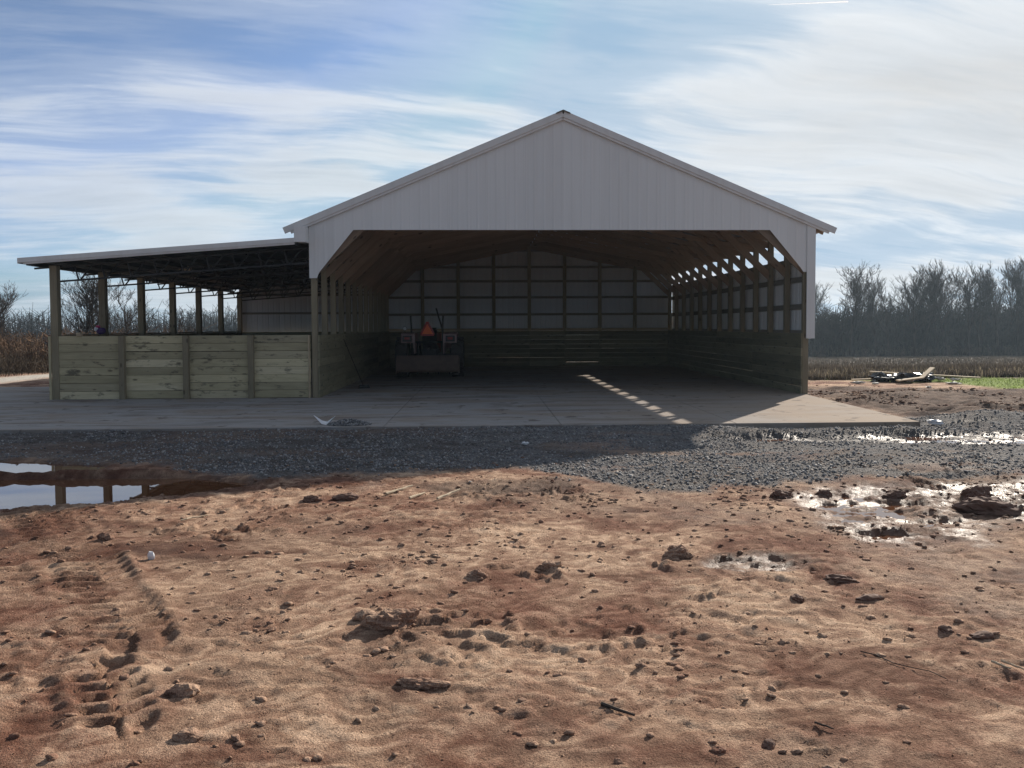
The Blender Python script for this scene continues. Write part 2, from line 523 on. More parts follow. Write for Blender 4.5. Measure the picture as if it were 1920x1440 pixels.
def wood_mat(name, c1, c2, var=0.5, knots=True, stain=0.0, tintb=None):
    m, t, b = mat_new(name)
    v, rnd = obj_co(t, (1, 1, 1))
    vg = N(t, 'ShaderNodeMapping', i={0: v, 3: (0.9, 22, 22)}).outputs[0]
    g = N(t, 'ShaderNodeTexNoise', i={'Vector': vg, 'Scale': 2.2, 'Detail': 6.0, 'Roughness': 0.65, 'Distortion': 0.6}).outputs[0]
    vb = N(t, 'ShaderNodeMapping', i={0: v, 3: (0.7, 3, 3)}).outputs[0]
    bl = N(t, 'ShaderNodeTexNoise', i={'Vector': vb, 'Scale': 2.0, 'Detail': 3.0}).outputs[0]
    c = MIX(t, RAMP(t, g, [(0.3, 0.0), (0.7, 1.0)]), c1, c2)
    c = MIX(t, RAMP(t, bl, [(0.35, 0.0), (0.75, 0.45)]), c, tuple(x * 0.62 for x in c1))
    # every stick has its own tone
    k = M_(t, 'MULTIPLY_ADD', rnd, var, 1 - var * 0.55)
    c = N(t, 'ShaderNodeVectorMath', operation='SCALE', i={0: c, 'Scale': k}).outputs[0]
    if tintb:
        r2 = M_(t, 'FRACT', M_(t, 'MULTIPLY', rnd, 7.31))
        c = MIX(t, RAMP(t, r2, [(0.35, 0.0), (0.6, 0.75)]), c, tintb, 'MULTIPLY')
    if knots:
        vk = N(t, 'ShaderNodeMapping', i={0: v, 3: (1.9, 4.6, 4.6)}).outputs[0]
        vo = N(t, 'ShaderNodeTexVoronoi', i={'Vector': vk, 'Scale': 1.25, 'Randomness': 1.0})
        sel = M_(t, 'GREATER_THAN', N(t, 'ShaderNodeSeparateColor', i={0: vo.outputs['Color']}).outputs[0], 0.35)
        kn = M_(t, 'MULTIPLY', RAMP(t, vo.outputs['Distance'], [(0.05, 1.0), (0.12, 0.75), (0.17, 0.0)]), sel)
        c = MIX(t, M_(t, 'MULTIPLY', kn, 0.68), c, (0.03, 0.022, 0.016))
    if stain:
        ns = N(t, 'ShaderNodeTexNoise', i={'Vector': N(t, 'ShaderNodeMapping', i={0: v, 3: (1.6, 4, 4)}).outputs[0], 'Scale': 1.6, 'Detail': 5.0, 'Roughness': 0.7}).outputs[0]
        c = MIX(t, M_(t, 'MULTIPLY', RAMP(t, ns, [(0.56, 0.0), (0.66, 1.0)]), stain), c, (0.05, 0.045, 0.04))
    bp = N(t, 'ShaderNodeBump', i={'Strength': 0.35, 'Distance': 0.01, 'Height': g}).outputs[0]
    setp(t, b, col=c, rough=0.85, spec=0.25, nrm=bp)
    return m


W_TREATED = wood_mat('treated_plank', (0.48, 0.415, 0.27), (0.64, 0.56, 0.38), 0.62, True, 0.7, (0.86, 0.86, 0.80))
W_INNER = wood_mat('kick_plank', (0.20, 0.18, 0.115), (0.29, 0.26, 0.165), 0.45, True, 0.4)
W_POST = wood_mat('post_timber', (0.22, 0.185, 0.125), (0.32, 0.27, 0.18), 0.35, True)
W_SPF = wood_mat('framing_lumber', (0.25, 0.175, 0.12), (0.35, 0.255, 0.18), 0.4, True)
W_GIRT = wood_mat('girt_lumber', (0.17, 0.155, 0.13), (0.25, 0.225, 0.19), 0.3, False)
W_DEBRIS = wood_mat('pale_board', (0.42, 0.33, 0.22), (0.55, 0.44, 0.30), 0.3, True)


def metal_mat(name, col, rough=0.42, streak=0.10, dirt=(0.35, 0.27, 0.2)):
    m, t, b = mat_new(name)
    tc = N(t, 'ShaderNodeTexCoord')
    oi = N(t, 'ShaderNodeObjectInfo')
    gp = N(t, 'ShaderNodeNewGeometry').outputs['Position']
    v = N(t, 'ShaderNodeMapping', i={0: gp, 3: (5, 5, 0.35)}).outputs[0]
    n = N(t, 'ShaderNodeTexNoise', i={'Vector': v, 'Scale': 1.0, 'Detail': 5.0, 'Roughness': 0.6}).outputs[0]
    c = MIX(t, M_(t, 'MULTIPLY', RAMP(t, n, [(0.45, 0.0), (0.8, 1.0)]), streak), col, dirt)
    k = M_(t, 'MULTIPLY_ADD', oi.outputs['Random'], 0.09, 0.94)
    c = N(t, 'ShaderNodeVectorMath', operation='SCALE', i={0: c, 'Scale': k}).outputs[0]
    n2 = N(t, 'ShaderNodeTexNoise', i={'Vector': gp, 'Scale': 1.7, 'Detail': 2.0}).outputs[0]
    bp = N(t, 'ShaderNodeBump', i={'Strength': 0.12, 'Distance': 0.03, 'Height': n2}).outputs[0]
    setp(t, b, col=c, rough=rough, spec=0.4, nrm=bp)
    return m


MT_WHITE = metal_mat('white_steel', (0.76, 0.755, 0.735))
MT_TRIM = metal_mat('trim_steel', (0.74, 0.73, 0.71), 0.45, 0.2)
MT_BACK = metal_mat('steel_backer', (0.60, 0.64, 0.68), 0.5, 0.1)
MT_ROOF = metal_mat('roof_steel', (0.34, 0.33, 0.33), 0.45)
MT_SHEDROOF = metal_mat('lean_to_roof_steel', (0.045, 0.045, 0.05), 0.5)
MT_SHEDWALL = metal_mat('lean_to_wall_steel', (0.55, 0.55, 0.56), 0.5, 0.25)


def plain(name, col, rough=0.6, metal=0.0, var=0.25, sc=6.0, spec=0.5):
    m, t, b = mat_new(name)
    v, rnd = obj_co(t)
    n = N(t, 'ShaderNodeTexNoise', i={'Vector': v, 'Scale': sc, 'Detail': 5.0, 'Roughness': 0.65}).outputs[0]
    k = M_(t, 'MULTIPLY_ADD', n, var * 2, 1 - var)
    c = N(t, 'ShaderNodeVectorMath', operation='SCALE', i={0: col, 'Scale': k}).outputs[0]
    bp = N(t, 'ShaderNodeBump', i={'Strength': 0.2, 'Distance': 0.01, 'Height': n}).outputs[0]
    setp(t, b, col=c, rough=rough, metal=metal, spec=spec, nrm=bp)
    return m


P_BLACKSTEEL = plain('black_painted_steel', (0.012, 0.012, 0.014), 0.5)
P_RUBBER = plain('tyre_rubber', (0.05, 0.047, 0.043), 0.8)
P_RIM = plain('rim_paint', (0.5, 0.47, 0.42), 0.5)
P_RED = plain('tractor_red_paint', (0.34, 0.11, 0.08), 0.55, var=0.4)
P_FENDER = plain('dusty_fender_paint', (0.42, 0.29, 0.27), 0.6, var=0.3)
P_BLADE = plain('rusty_blade_steel', (0.16, 0.105, 0.08), 0.7, var=0.5, sc=3.0)
P_SMV = plain('fluorescent_orange', (1.0, 0.19, 0.05), 0.5, var=0.05)
P_SMVB = plain('red_reflector', (0.42, 0.02, 0.015), 0.35, var=0.05)
P_LENS = plain('tail_light_lens', (0.32, 0.02, 0.02), 0.15, var=0.05)
P_GLASS = plain('lamp_glass', (0.7, 0.7, 0.7), 0.08, var=0.05)
P_WHITE = plain('white_plastic', (0.72, 0.73, 0.75), 0.45, var=0.1)
P_SCRAP = plain('dirty_white_scrap', (0.52, 0.50, 0.46), 0.7, var=0.3)
P_BLACKP = plain('black_plastic', (0.012, 0.012, 0.013), 0.25)
P_PURPLE = plain('purple_cloth', (0.06, 0.025, 0.11), 0.8)
P_PINK = plain('pink_cloth', (0.45, 0.05, 0.14), 0.8)
P_STICK = plain('dry_stick', (0.30, 0.22, 0.14), 0.85, var=0.35, sc=20)
P_DSTICK = plain('dark_stick', (0.06, 0.045, 0.035), 0.9, var=0.4, sc=20)
P_STALK = plain('pale_stalk', (0.45, 0.37, 0.26), 0.85, var=0.3, sc=20)


def soil_color(t, gp):
    w = N(t, 'ShaderNodeTexNoise', i={'Vector': gp, 'Scale': 0.8, 'Detail': 3.0})
    gw = N(t, 'ShaderNodeVectorMath', operation='MULTIPLY_ADD', i={0: w.outputs['Color'], 1: (1.3, 1.3, 0), 2: gp}).outputs[0]
    n1 = N(t, 'ShaderNodeTexNoise', i={'Vector': gw, 'Scale': 0.55, 'Detail': 5.0, 'Roughness': 0.6}).outputs[0]
    n2 = N(t, 'ShaderNodeTexNoise', i={'Vector': gp, 'Scale': 2.6, 'Detail': 7.0, 'Roughness': 0.68}).outputs[0]
    n3 = N(t, 'ShaderNodeTexNoise', i={'Vector': gp, 'Scale': 95.0, 'Detail': 3.0, 'Roughness': 0.75}).outputs[0]
    n4 = N(t, 'ShaderNodeTexNoise', i={'Vector': gp, 'Scale': 34.0, 'Detail': 4.0, 'Roughness': 0.7}).outputs[0]
    n5 = N(t, 'ShaderNodeTexNoise', i={'Vector': gp, 'Scale': 210.0, 'Detail': 1.0, 'Roughness': 0.8}).outputs[0]
    k = M_(t, 'ADD', M_(t, 'MULTIPLY', n1, 0.62), M_(t, 'MULTIPLY', n2, 0.38))
    c = MIX(t, RAMP(t, k, [(0.42, 0.0), (0.485, 0.42), (0.56, 1.0)]), (0.238, 0.125, 0.088), (0.585, 0.42, 0.302))
    c = MIX(t, RAMP(t, n4, [(0.32, 0.6), (0.46, 0.0)]), c, (0.10, 0.052, 0.038))
    c = MIX(t, RAMP(t, n3, [(0.34, 0.7), (0.48, 0.0)]), c, (0.10, 0.052, 0.038))
    c = MIX(t, RAMP(t, n3, [(0.58, 0.0), (0.72, 0.6)]), c, (0.62, 0.47, 0.34))
    g = RAMP(t, n5, [(0.28, 0.62), (0.72, 1.38)])
    c = N(t, 'ShaderNodeVectorMath', operation='MULTIPLY', i={0: c, 1: g}).outputs[0]
    return c, n2, n3


def ground_mat():
    m, t, b = mat_new('bare_ground')
    gp = N(t, 'ShaderNodeNewGeometry').outputs['Position']
    at = {k: N(t, 'ShaderNodeAttribute', attribute_name=k).outputs['Fac'] for k in ('gravel', 'wet', 'mud', 'grass', 'stub', 'lane', 'film')}
    c, n2, n3 = soil_color(t, gp)
    # thin washes of pale sand
    sw = N(t, 'ShaderNodeTexNoise', i={'Vector': N(t, 'ShaderNodeMapping', i={0: gp, 3: (0.9, 1.6, 1)}).outputs[0], 'Scale': 0.9, 'Detail': 8.0, 'Roughness': 0.62, 'Distortion': 1.2}).outputs[0]
    c = MIX(t, RAMP(t, sw, [(0.54, 0.0), (0.63, 0.5)]), c, (0.66, 0.485, 0.35))
    c = MIX(t, RAMP(t, sw, [(0.36, 0.75), (0.45, 0.0)]), c, (0.15, 0.07, 0.048))
    c = MIX(t, M_(t, 'MULTIPLY', at['film'], 0.7), MIX(t, 1.0, c, (0.74, 0.68, 0.65), 'MULTIPLY'), MIX(t, 1.0, c, (1.28, 1.28, 1.26), 'MULTIPLY'))
    mud = MIX(t, RAMP(t, n2, [(0.4, 0.0), (0.62, 1.0)]), (0.045, 0.033, 0.03), (0.15, 0.11, 0.09))
    c = MIX(t, M_(t, 'MULTIPLY', at['mud'], 0.85), c, mud)
    vo = N(t, 'ShaderNodeTexVoronoi', i={'Vector': gp, 'Scale': 36.0})
    gv = N(t, 'ShaderNodeSeparateColor', i={0: vo.outputs['Color']}).outputs[0]
    grav = MIX(t, gv, (0.095, 0.095, 0.10), (0.26, 0.255, 0.25))
    grav = MIX(t, RAMP(t, n2, [(0.45, 0.0), (0.66, 0.6)]), grav, (0.105, 0.08, 0.068))
    c = MIX(t, at['gravel'], c, grav)
    ns = N(t, 'ShaderNodeTexNoise', i={'Vector': gp, 'Scale': 9.0, 'Detail': 6.0, 'Roughness': 0.7}).outputs[0]
    grass = MIX(t, ns, (0.10, 0.15, 0.025), (0.24, 0.33, 0.06))
    c = MIX(t, M_(t, 'MULTIPLY', at['grass'], RAMP(t, ns, [(0.25, 0.6), (0.45, 1.0)])), c, grass)
    stub = MIX(t, ns, (0.04, 0.033, 0.026), (0.095, 0.077, 0.058))
    c = MIX(t, at['stub'], c, stub)
    c = MIX(t, at['lane'], c, MIX(t, n3, (0.44, 0.40, 0.34), (0.62, 0.58, 0.52)))
    # soaked soil is darker and glossy
    wetn = M_(t, 'MULTIPLY', at['wet'], RAMP(t, n2, [(0.40, 0.35), (0.58, 1.0)]))
    c = MIX(t, RAMP(t, wetn, [(0.0, 0.0), (0.4, 0.75), (1.0, 1.0)]), c, MIX(t, 1.0, c, (0.52, 0.46, 0.43), 'MULTIPLY'))
    rough = RAMP(t, wetn, [(0.0, 0.95), (0.55, 0.75), (1.0, 0.42)])
    hb = M_(t, 'ADD', M_(t, 'MULTIPLY', n3, 0.55), M_(t, 'MULTIPLY', N(t, 'ShaderNodeTexNoise', i={'Vector': gp, 'Scale': 28.0, 'Detail': 6.0, 'Roughness': 0.78}).outputs[0], 0.65))
    gb = M_(t, 'MULTIPLY', M_(t, 'MULTIPLY', vo.outputs['Distance'], at['gravel']), -1.0)
    hb = M_(t, 'ADD', hb, gb)
    bp = N(t, 'ShaderNodeBump', i={'Strength': RAMP(t, wetn, [(0.0, 0.8), (1.0, 1.0)]), 'Distance': 0.045, 'Height': hb}).outputs[0]
    setp(t, b, col=c, rough=rough, spec=RAMP(t, wetn, [(0.0, 0.08), (0.5, 0.18), (1.0, 0.38)]), nrm=bp)
    return m


def clod_mat():
    m, t, b = mat_new('soil_clod')
    gp = N(t, 'ShaderNodeNewGeometry').outputs['Position']
    c, n2, n3 = soil_color(t, gp)
    c = MIX(t, 1.0, c, (0.72, 0.68, 0.66), 'MULTIPLY')
    bp = N(t, 'ShaderNodeBump', i={'Strength': 0.8, 'Distance': 0.02, 'Height': N(t, 'ShaderNodeTexNoise', i={'Vector': gp, 'Scale': 40.0, 'Detail': 5.0}).outputs[0]}).outputs[0]
    setp(t, b, col=c, rough=0.95, spec=0.2, nrm=bp)
    return m


def stone_mat():
    m, t, b = mat_new('gravel_stone')
    ti = N(t, 'ShaderNodeAttribute', attribute_name='tint').outputs['Fac']
    c = RAMP(t, ti, [(0.0, (0.10, 0.103, 0.11)), (0.5, (0.22, 0.22, 0.225)), (0.85, (0.38, 0.37, 0.36)), (1.0, (0.30, 0.24, 0.19))])
    setp(t, b, col=c, rough=0.85, spec=0.2)
    return m


def concrete_mat():
    m, t, b = mat_new('concrete')
    gp = N(t, 'ShaderNodeNewGeometry').outputs['Position']
    n1 = N(t, 'ShaderNodeTexNoise', i={'Vector': gp, 'Scale': 0.55, 'Detail': 6.0, 'Roughness': 0.62}).outputs[0]
    n2 = N(t, 'ShaderNodeTexNoise', i={'Vector': N(t, 'ShaderNodeMapping', i={0: gp, 3: (0.40, 1.05, 1)}).outputs[0], 'Scale': 1.0, 'Detail': 8.0, 'Roughness': 0.66, 'Distortion': 0.5}).outputs[0]
    n3 = N(t, 'ShaderNodeTexNoise', i={'Vector': gp, 'Scale': 60.0, 'Detail': 3.0}).outputs[0]
    c = MIX(t, n1, (0.25, 0.25, 0.252), (0.34, 0.335, 0.33))
    c = MIX(t, RAMP(t, n2, [(0.46, 0.0), (0.60, 0.8)]), c, (0.235, 0.185, 0.145))
    c = MIX(t, RAMP(t, n2, [(0.36, 0.7), (0.45, 0.0)]), c, (0.15, 0.135, 0.125))
    # tyre-dragged mud towards the apron's front edge
    ny = N(t, 'ShaderNodeTexNoise', i={'Vector': N(t, 'ShaderNodeMapping', i={0: gp, 2: (0, 0, R(7)), 3: (0.25, 2.0, 1)}).outputs[0], 'Scale': 1.0, 'Detail': 6.0, 'Roughness': 0.7}).outputs[0]
    c = MIX(t, RAMP(t, ny, [(0.53, 0.0), (0.60, 0.75)]), c, (0.115, 0.085, 0.07))
    # warm tone of the sunlit right side painted into the colour, with some mud
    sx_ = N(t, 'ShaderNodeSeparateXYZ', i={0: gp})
    sun_mud_tint = M_(t, 'MULTIPLY', RAMP(t, M_(t, 'DIVIDE', M_(t, 'ADD', sx_.outputs[0], 3.0), 9.0), [(0.2, 0.15), (0.85, 1.0)]), RAMP(t, n1, [(0.3, 0.5), (0.6, 0.95)]))
    c = MIX(t, sun_mud_tint, c, (0.31, 0.235, 0.17))
    sp = N(t, 'ShaderNodeTexNoise', i={'Vector': N(t, 'ShaderNodeMapping', i={0: gp, 3: (1.0, 1.0, 1)}).outputs[0], 'Scale': 2.2, 'Detail': 5.0, 'Roughness': 0.6}).outputs[0]
    c = MIX(t, RAMP(t, sp, [(0.60, 0.0), (0.655, 0.8)]), c, (0.075, 0.053, 0.043))
    c = MIX(t, M_(t, 'MULTIPLY', n3, 0.3), c, (0.40, 0.385, 0.365))
    bp = N(t, 'ShaderNodeBump', i={'Strength': 0.25, 'Distance': 0.01, 'Height': M_(t, 'ADD', n2, n3)}).outputs[0]
    setp(t, b, col=c, rough=0.92, spec=0.08, nrm=bp)
    return m


def water_mat():
    m, t, b = mat_new('muddy_water')
    gp = N(t, 'ShaderNodeNewGeometry').outputs['Position']
    n = N(t, 'ShaderNodeTexNoise', i={'Vector': gp, 'Scale': 2.0, 'Detail': 2.0}).outputs[0]
    bp = N(t, 'ShaderNodeBump', i={'Strength': 0.015, 'Distance': 0.02, 'Height': n}).outputs[0]
    setp(t, b, col=(0.115, 0.05, 0.024), rough=0.015, spec=0.5, nrm=bp)
    b.inputs['IOR'].default_value = 2.1
    return m


def bark_mat(name, c1, c2):
    m, t, b = mat_new(name)
    gp = N(t, 'ShaderNodeNewGeometry').outputs['Position']
    n = N(t, 'ShaderNodeTexNoise', i={'Vector': gp, 'Scale': 0.8, 'Detail': 4.0}).outputs[0]
    setp(t, b, col=MIX(t, RAMP(t, n, [(0.35, 0.0), (0.65, 1.0)]), c1, c2), rough=0.95, spec=0.1)
    return m


MAT_GROUND = ground_mat()
MAT_CLOD = clod_mat()
MAT_STONE = stone_mat()
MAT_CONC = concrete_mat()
MAT_WATER = water_mat()
MAT_BARK = bark_mat('bark', (0.032, 0.026, 0.022), (0.075, 0.06, 0.05))
MAT_BRUSH = bark_mat('brush_twigs', (0.022, 0.021, 0.02), (0.05, 0.045, 0.038))
MAT_THICKET = bark_mat('thicket_twigs', (0.085, 0.052, 0.035), (0.19, 0.125, 0.08))
MAT_STUB = bark_mat('dry_stalks', (0.045, 0.037, 0.029), (0.125, 0.10, 0.074))
MAT_PALESTALK = bark_mat('pale_stalks', (0.22, 0.18, 0.11), (0.42, 0.35, 0.23))
MAT_GRASS = bark_mat('grass_blades', (0.12, 0.18, 0.03), (0.27, 0.37, 0.07))


# ------------------------------------------------------------------ ground
def graded(lo, hi, d0, d1, step, grow, end0, end1):
    mid = np.arange(d0, d1, step)
    a = [d1]
    s = step
    while a[-1] < end1:
        s *= grow
        a.append(a[-1] + s)
    b_ = [d0]
    s = step
    while b_[-1] > end0:
        s *= grow
        b_.append(b_[-1] - s)
    return np.concatenate([np.array(b_[1:][::-1]), mid, np.array(a)])


gx = graded(0, 0, -6.4, 3.4, 0.0175, 1.035, -600, 600)
yy = [-20.0]
while yy[-1] < 2.4:
    yy.append(yy[-1] + max(0.02, 0.16 * (2.6 - yy[-1])))
while yy[-1] < 800:
    yv = yy[-1]
    yy.append(yv + max(0.012, 0.0046 * yv) * (1 if yv < 16 else 1 + (yv - 16) * 0.09))
gy = np.array(yy)
GXX, GYY = np.meshgrid(gx, gy)
gz, gA = terrain(GXX, GYY)
nx, ny = len(gx), len(gy)
idx = np.arange(nx * ny).reshape(ny, nx)
quads = np.stack([idx[:-1, :-1], idx[:-1, 1:], idx[1:, 1:], idx[1:, :-1]], -1).reshape(-1, 4)
gme = mesh_np('ground', np.stack([GXX, GYY, gz], -1).reshape(-1, 3), quads, MAT_GROUND, True,
              {k: gA[k] for k in ('gravel', 'wet', 'mud', 'grass', 'stub', 'lane', 'film')})
ground = tag(link('ground', gme), 'bare reddish dirt yard running out to fields', None, None, 'structure')


def gz_at(x, y):
    z, _ = terrain(np.array([float(x)]), np.array([float(y)]))
    return float(z[0])


def water(name, poly, z, label):
    m = MB()
    m.add([(x, y, z) for x, y in poly], [tuple(range(len(poly)))])
    o = link(name, m.mesh(name, MAT_WATER))
    return tag(o, label, None, None, 'structure')


def grown(poly, d):
    cx = sum(p[0] for p in poly) / len(poly)
    cy = sum(p[1] for p in poly) / len(poly)
    return [(p[0] + math.copysign(d, p[0] - cx), p[1] + math.copysign(d, p[1] - cy)) for p in poly]


water('puddle', [(-16, 6.4), (-9, 6.7), (-6.1, 7.6), (-4.3, 8.6), (-4.4, 9.3), (-5.3, 9.75), (-6.7, 10.2), (-7.8, 11.0), (-16, 11.1)], -0.152, 'long muddy puddle mirroring the lean-to and sky')
water('puddle', [(0.8, 8.3), (0.9, 6.4), (1.4, 6.1), (2.4, 6.2), (3, 6.8), (8.4, 7.0), (8.6, 8.9), (4, 8.9)], -0.172, 'shallow glinting water in churned mud')
water('puddle', [(1.3, 12.2), (2.4, 12.5), (11, 12.8), (11, 11.2), (6.2, 11.3), (3, 11.7)], -0.168, 'long thin puddle in the gravel by the pad')

# ------------------------------------------------------------------ concrete pad
slab = tag(link('concrete_pad', None), 'grey concrete pad under and before the barn', None, None, 'structure')
XC = [-12.45, -9.75, -6.70, -3.65, -0.60, 2.45]
YC = [SLABY, 18.60, 23.3, 28.0, YB + 0.12]
for j in range(4):
    y0, y1 = YC[j], YC[j + 1]
    for k in range(6):
        x0 = XC[k]
        if k < 5:
            pts = [(x0, y0), (XC[k + 1], y0), (XC[k + 1], y1), (x0, y1)]
        else:
            e0 = 5.72 + (y0 - SLABY) * 0.055 if j == 0 else 6.10
            e1 = 5.98 if j == 0 else 6.10
            pts = [(x0, y0), (e0, y0), (e1, y1), (x0, y1)]
        g = 0.003
        cx, cy = sum(p[0] for p in pts) / 4, sum(p[1] for p in pts) / 4
        q = [(p[0] - math.copysign(g, p[0] - cx), p[1] - math.copysign(g, p[1] - cy)) for p in pts]
        q2 = [(p[0] - math.copysign(g + .008, p[0] - cx), p[1] - math.copysign(g + .008, p[1] - cy)) for p in pts]
        m = MB()
        dz = random.uniform(-0.002, 0.002)
        m.add([(a, b, -0.16) for a, b in q] + [(a, b, -0.008 + dz) for a, b in q] + [(a, b, dz) for a, b in q2],
              [(0, 1, 5, 4), (1, 2, 6, 5), (2, 3, 7, 6), (3, 0, 4, 7), (4, 5, 9, 8), (5, 6, 10, 9), (6, 7, 11, 10), (7, 4, 8, 11), (8, 9, 10, 11), (3, 2, 1, 0)])
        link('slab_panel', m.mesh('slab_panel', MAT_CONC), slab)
for (x0, x1, y0, y1) in ((-15.2, -12.462, SLABY, 18.594), (-15.2, -12.462, 18.606, 22.8), (-17.8, -15.212, SLABY, 18.594), (-17.8, -15.212, 18.606, 22.8)):
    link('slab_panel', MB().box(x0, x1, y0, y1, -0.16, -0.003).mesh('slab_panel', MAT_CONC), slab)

# ------------------------------------------------------------------ ribbed sheets
def rib_profile(x0, x1, extra=()):
    """points (x, out) of ribbed sheet between x0 and x1"""
    P = []
    k = math.floor(x0 / 0.2286)
    xs = {round(x0, 4): 0.0, round(x1, 4): 0.0}
    while k * 0.2286 < x1 + .05:
        c = k * 0.2286
        for dx, h in ((-0.034, 0), (-0.014, 0.013), (0.014, 0.013), (0.034, 0), (0.085, 0.0), (0.094, 0.004), (0.103, 0)):
            if x0 < c + dx < x1:
                xs[round(c + dx, 4)] = h
        k += 1
    for e in extra:
        if x0 < e < x1:
            ks = sorted(xs)
            a = max(q for q in ks if q <= e)
            b_ = min(q for q in ks if q >= e)
            xs[round(e, 4)] = xs[a] if a == b_ else xs[a] + (xs[b_] - xs[a]) * (e - a) / (b_ - a)
    return sorted(xs.items())


def sheet(name, parent, mat, prof, f0, f1, T):
    """sheet spanned over profile x from f0(x) to f1(x); T maps (x, out, s) to world"""
    v = []
    for x, o in prof:
        v.append(T(x, o, f0(x)))
        v.append(T(x, o, f1(x)))
    m = MB()
    n = len(prof)
    m.add(v, [(2 * k, 2 * k + 2, 2 * k + 3, 2 * k + 1) for k in range(n - 1)])
    return link(name, m.mesh(name, mat), parent)


# ------------------------------------------------------------------ barn
SL = 0.418


def zr(x):
    return 6.83 - SL * abs(x)


barn = thing('pole_barn', 'large open-front pole barn with white metal gable and timber posts', 'barn', (0, YF, 0))
HK = 1.508
PX = 6.0
posts_y = [YF + 0.08 + k * (DEP - 0.16) / 12 for k in range(13)]
for sx in (-1, 1):
    for k, y in enumerate(posts_y):
        lumber('post', (sx * PX, y, -0.03), (sx * PX, y, zr(PX) - 0.26), 0.14, 0.11, W_POST, barn, (1, 0, 0))
# back posts
for k in range(1, 8):
    x = -6 + 1.5 * k
    lumber('post', (x, YB - 0.08, -0.03), (x, YB - 0.08, zr(x) - 0.30), 0.14, 0.14, W_POST, barn, (1, 0, 0))
# trusses
for k, y in enumerate(posts_y):
    tr = link('truss', None, barn, Matrix.Translation((0, y, 3.7)))
    for sx in (-1, 1):
        yy_ = y + 0.012
        lumber('top_chord', (sx * 6.45, yy_, zr(6.45) - 0.15), (sx * 0.02, yy_, zr(0.02) - 0.15), 0.14, 0.04, W_SPF, tr, (0, 0, 1))
        lumber('bottom_chord', (sx * 6.05, yy_ - .012, 3.86), (sx * 0.0 + sx * .02, yy_ - .012, 5.02), 0.14, 0.04, W_SPF, tr, (0, 0, 1))
        lumber('web', (sx * 3.0, yy_, 4.40), (sx * 3.0, yy_, zr(3.0) - 0.2), 0.09, 0.038, W_SPF, tr, (1, 0, 0))
        lumber('web', (sx * 2.95, yy_ - .04, zr(3.0) - 0.24), (sx * 0.1, yy_ - .04, 5.0), 0.09, 0.038, W_SPF, tr, (1, 0, 0))
        lumber('web', (sx * 4.6, yy_ - .04, 4.10), (sx * 3.1, yy_ - .04, zr(3.1) - 0.22), 0.09, 0.038, W_SPF, tr, (1, 0, 0))
    lumber('king_post', (0, yy_, 5.02), (0, yy_, zr(0) - 0.25), 0.09, 0.038, W_SPF, tr, (1, 0, 0))
    for sx in (-1, 1):
        yk = y - 0.034
        lumber('knee_brace', (sx * 6.02, yk, 2.98), (sx * 4.62, yk, 4.30), 0.19, 0.04, W_SPF, barn, (0, 0, 1))
# purlins and roof sheets
for sx in (-1, 1):
    for k in range(11):
        x = sx * (0.28 + k * 0.615)
        lumber('purlin', (x, YF - 0.05, zr(x) - 0.055), (x, YB + 0.3, zr(x) - 0.055), 0.09, 0.04, W_SPF, barn, (1, 0, -sx * SL))
    for k in range(16):
        y0 = YF - 0.10 + k * 0.905
        y1 = y0 + 0.905
        prof = rib_profile(y0, y1)
        sheet('roof_panel', barn, MT_ROOF, prof, lambda x: 0.03, lambda x: 6.62,
              lambda y, o, s, sx=sx: (sx * s, y, zr(s) - 0.03 + o))
# ridge cap
m = MB()
for sx in (-1, 1):
    m.add([(0, YF - .16, 6.865), (sx * .17, YF - .16, 6.865 - .17 * SL), (sx * .17, YB + .3, 6.865 - .17 * SL), (0, YB + .3, 6.865),
           (0, YF - .16, 6.83), (sx * .17, YF - .16, 6.83 - .17 * SL)], [(0, 1, 2, 3), (0, 4, 5, 1)])
link('ridge_cap', m.mesh('ridge_cap', plain('weathered_cap', (0.13, 0.11, 0.09), 0.6)), barn)
# gable sheets
BRK = (-6.09, -5.86, -5.03, 5.06, 5.90, 6.10)


def gbot(x):
    if x < -5.86:
        return 2.87
    if x < -5.03:
        return 3.0 + (x + 5.86) / 0.83 * 1.02
    if x < 5.06:
        return 4.018
    if x < 5.90:
        return 4.018 - (x - 5.06) / 0.84 * 1.0
    return 3.0


def gable_top(x):
    return zr(x) - 0.10


edges = [-6.09] + [-5.486 + .9144 * k for k in range(13)] + [6.10]
for a, b_ in zip(edges[:-1], edges[1:]):
    prof = rib_profile(a, b_, BRK + (0.0,))
    sheet('siding_panel', barn, MT_WHITE, prof, gbot, gable_top, lambda x, o, s: (x, YF - 0.045 - o * .35, s))
# backing girts of the gable
lumber('header', (-5.1, YF - 0.018, 4.12), (5.1, YF - 0.018, 4.12), 0.19, 0.045, W_SPF, barn, (0, 0, 1))
# rake trims, overhang boards, corner trims
for sx in (-1, 1):
    for (nm, off, hh, yq, tt, x1) in (('rake_trim', -0.055, 0.155, YF - 0.115, 0.03, 6.66), ('rake_trim', -0.165, 0.055, YF - 0.088, 0.04, 6.50)):
        lumber(nm, (sx * 0.0 + sx * .01, yq, zr(0) + off), (sx * x1, yq, zr(x1) + off), hh, tt, MT_TRIM, barn, (0, 0, 1))
link('corner_trim', MB().prism([(5.975, YF - 0.075), (6.185, YF - 0.075), (6.185, YF + 0.13), (6.155, YF + 0.13), (6.155, YF - 0.05), (5.975, YF - 0.05)], 2, 1.37, zr(6.19) - 0.10).mesh('corner_trim', MT_WHITE), barn)
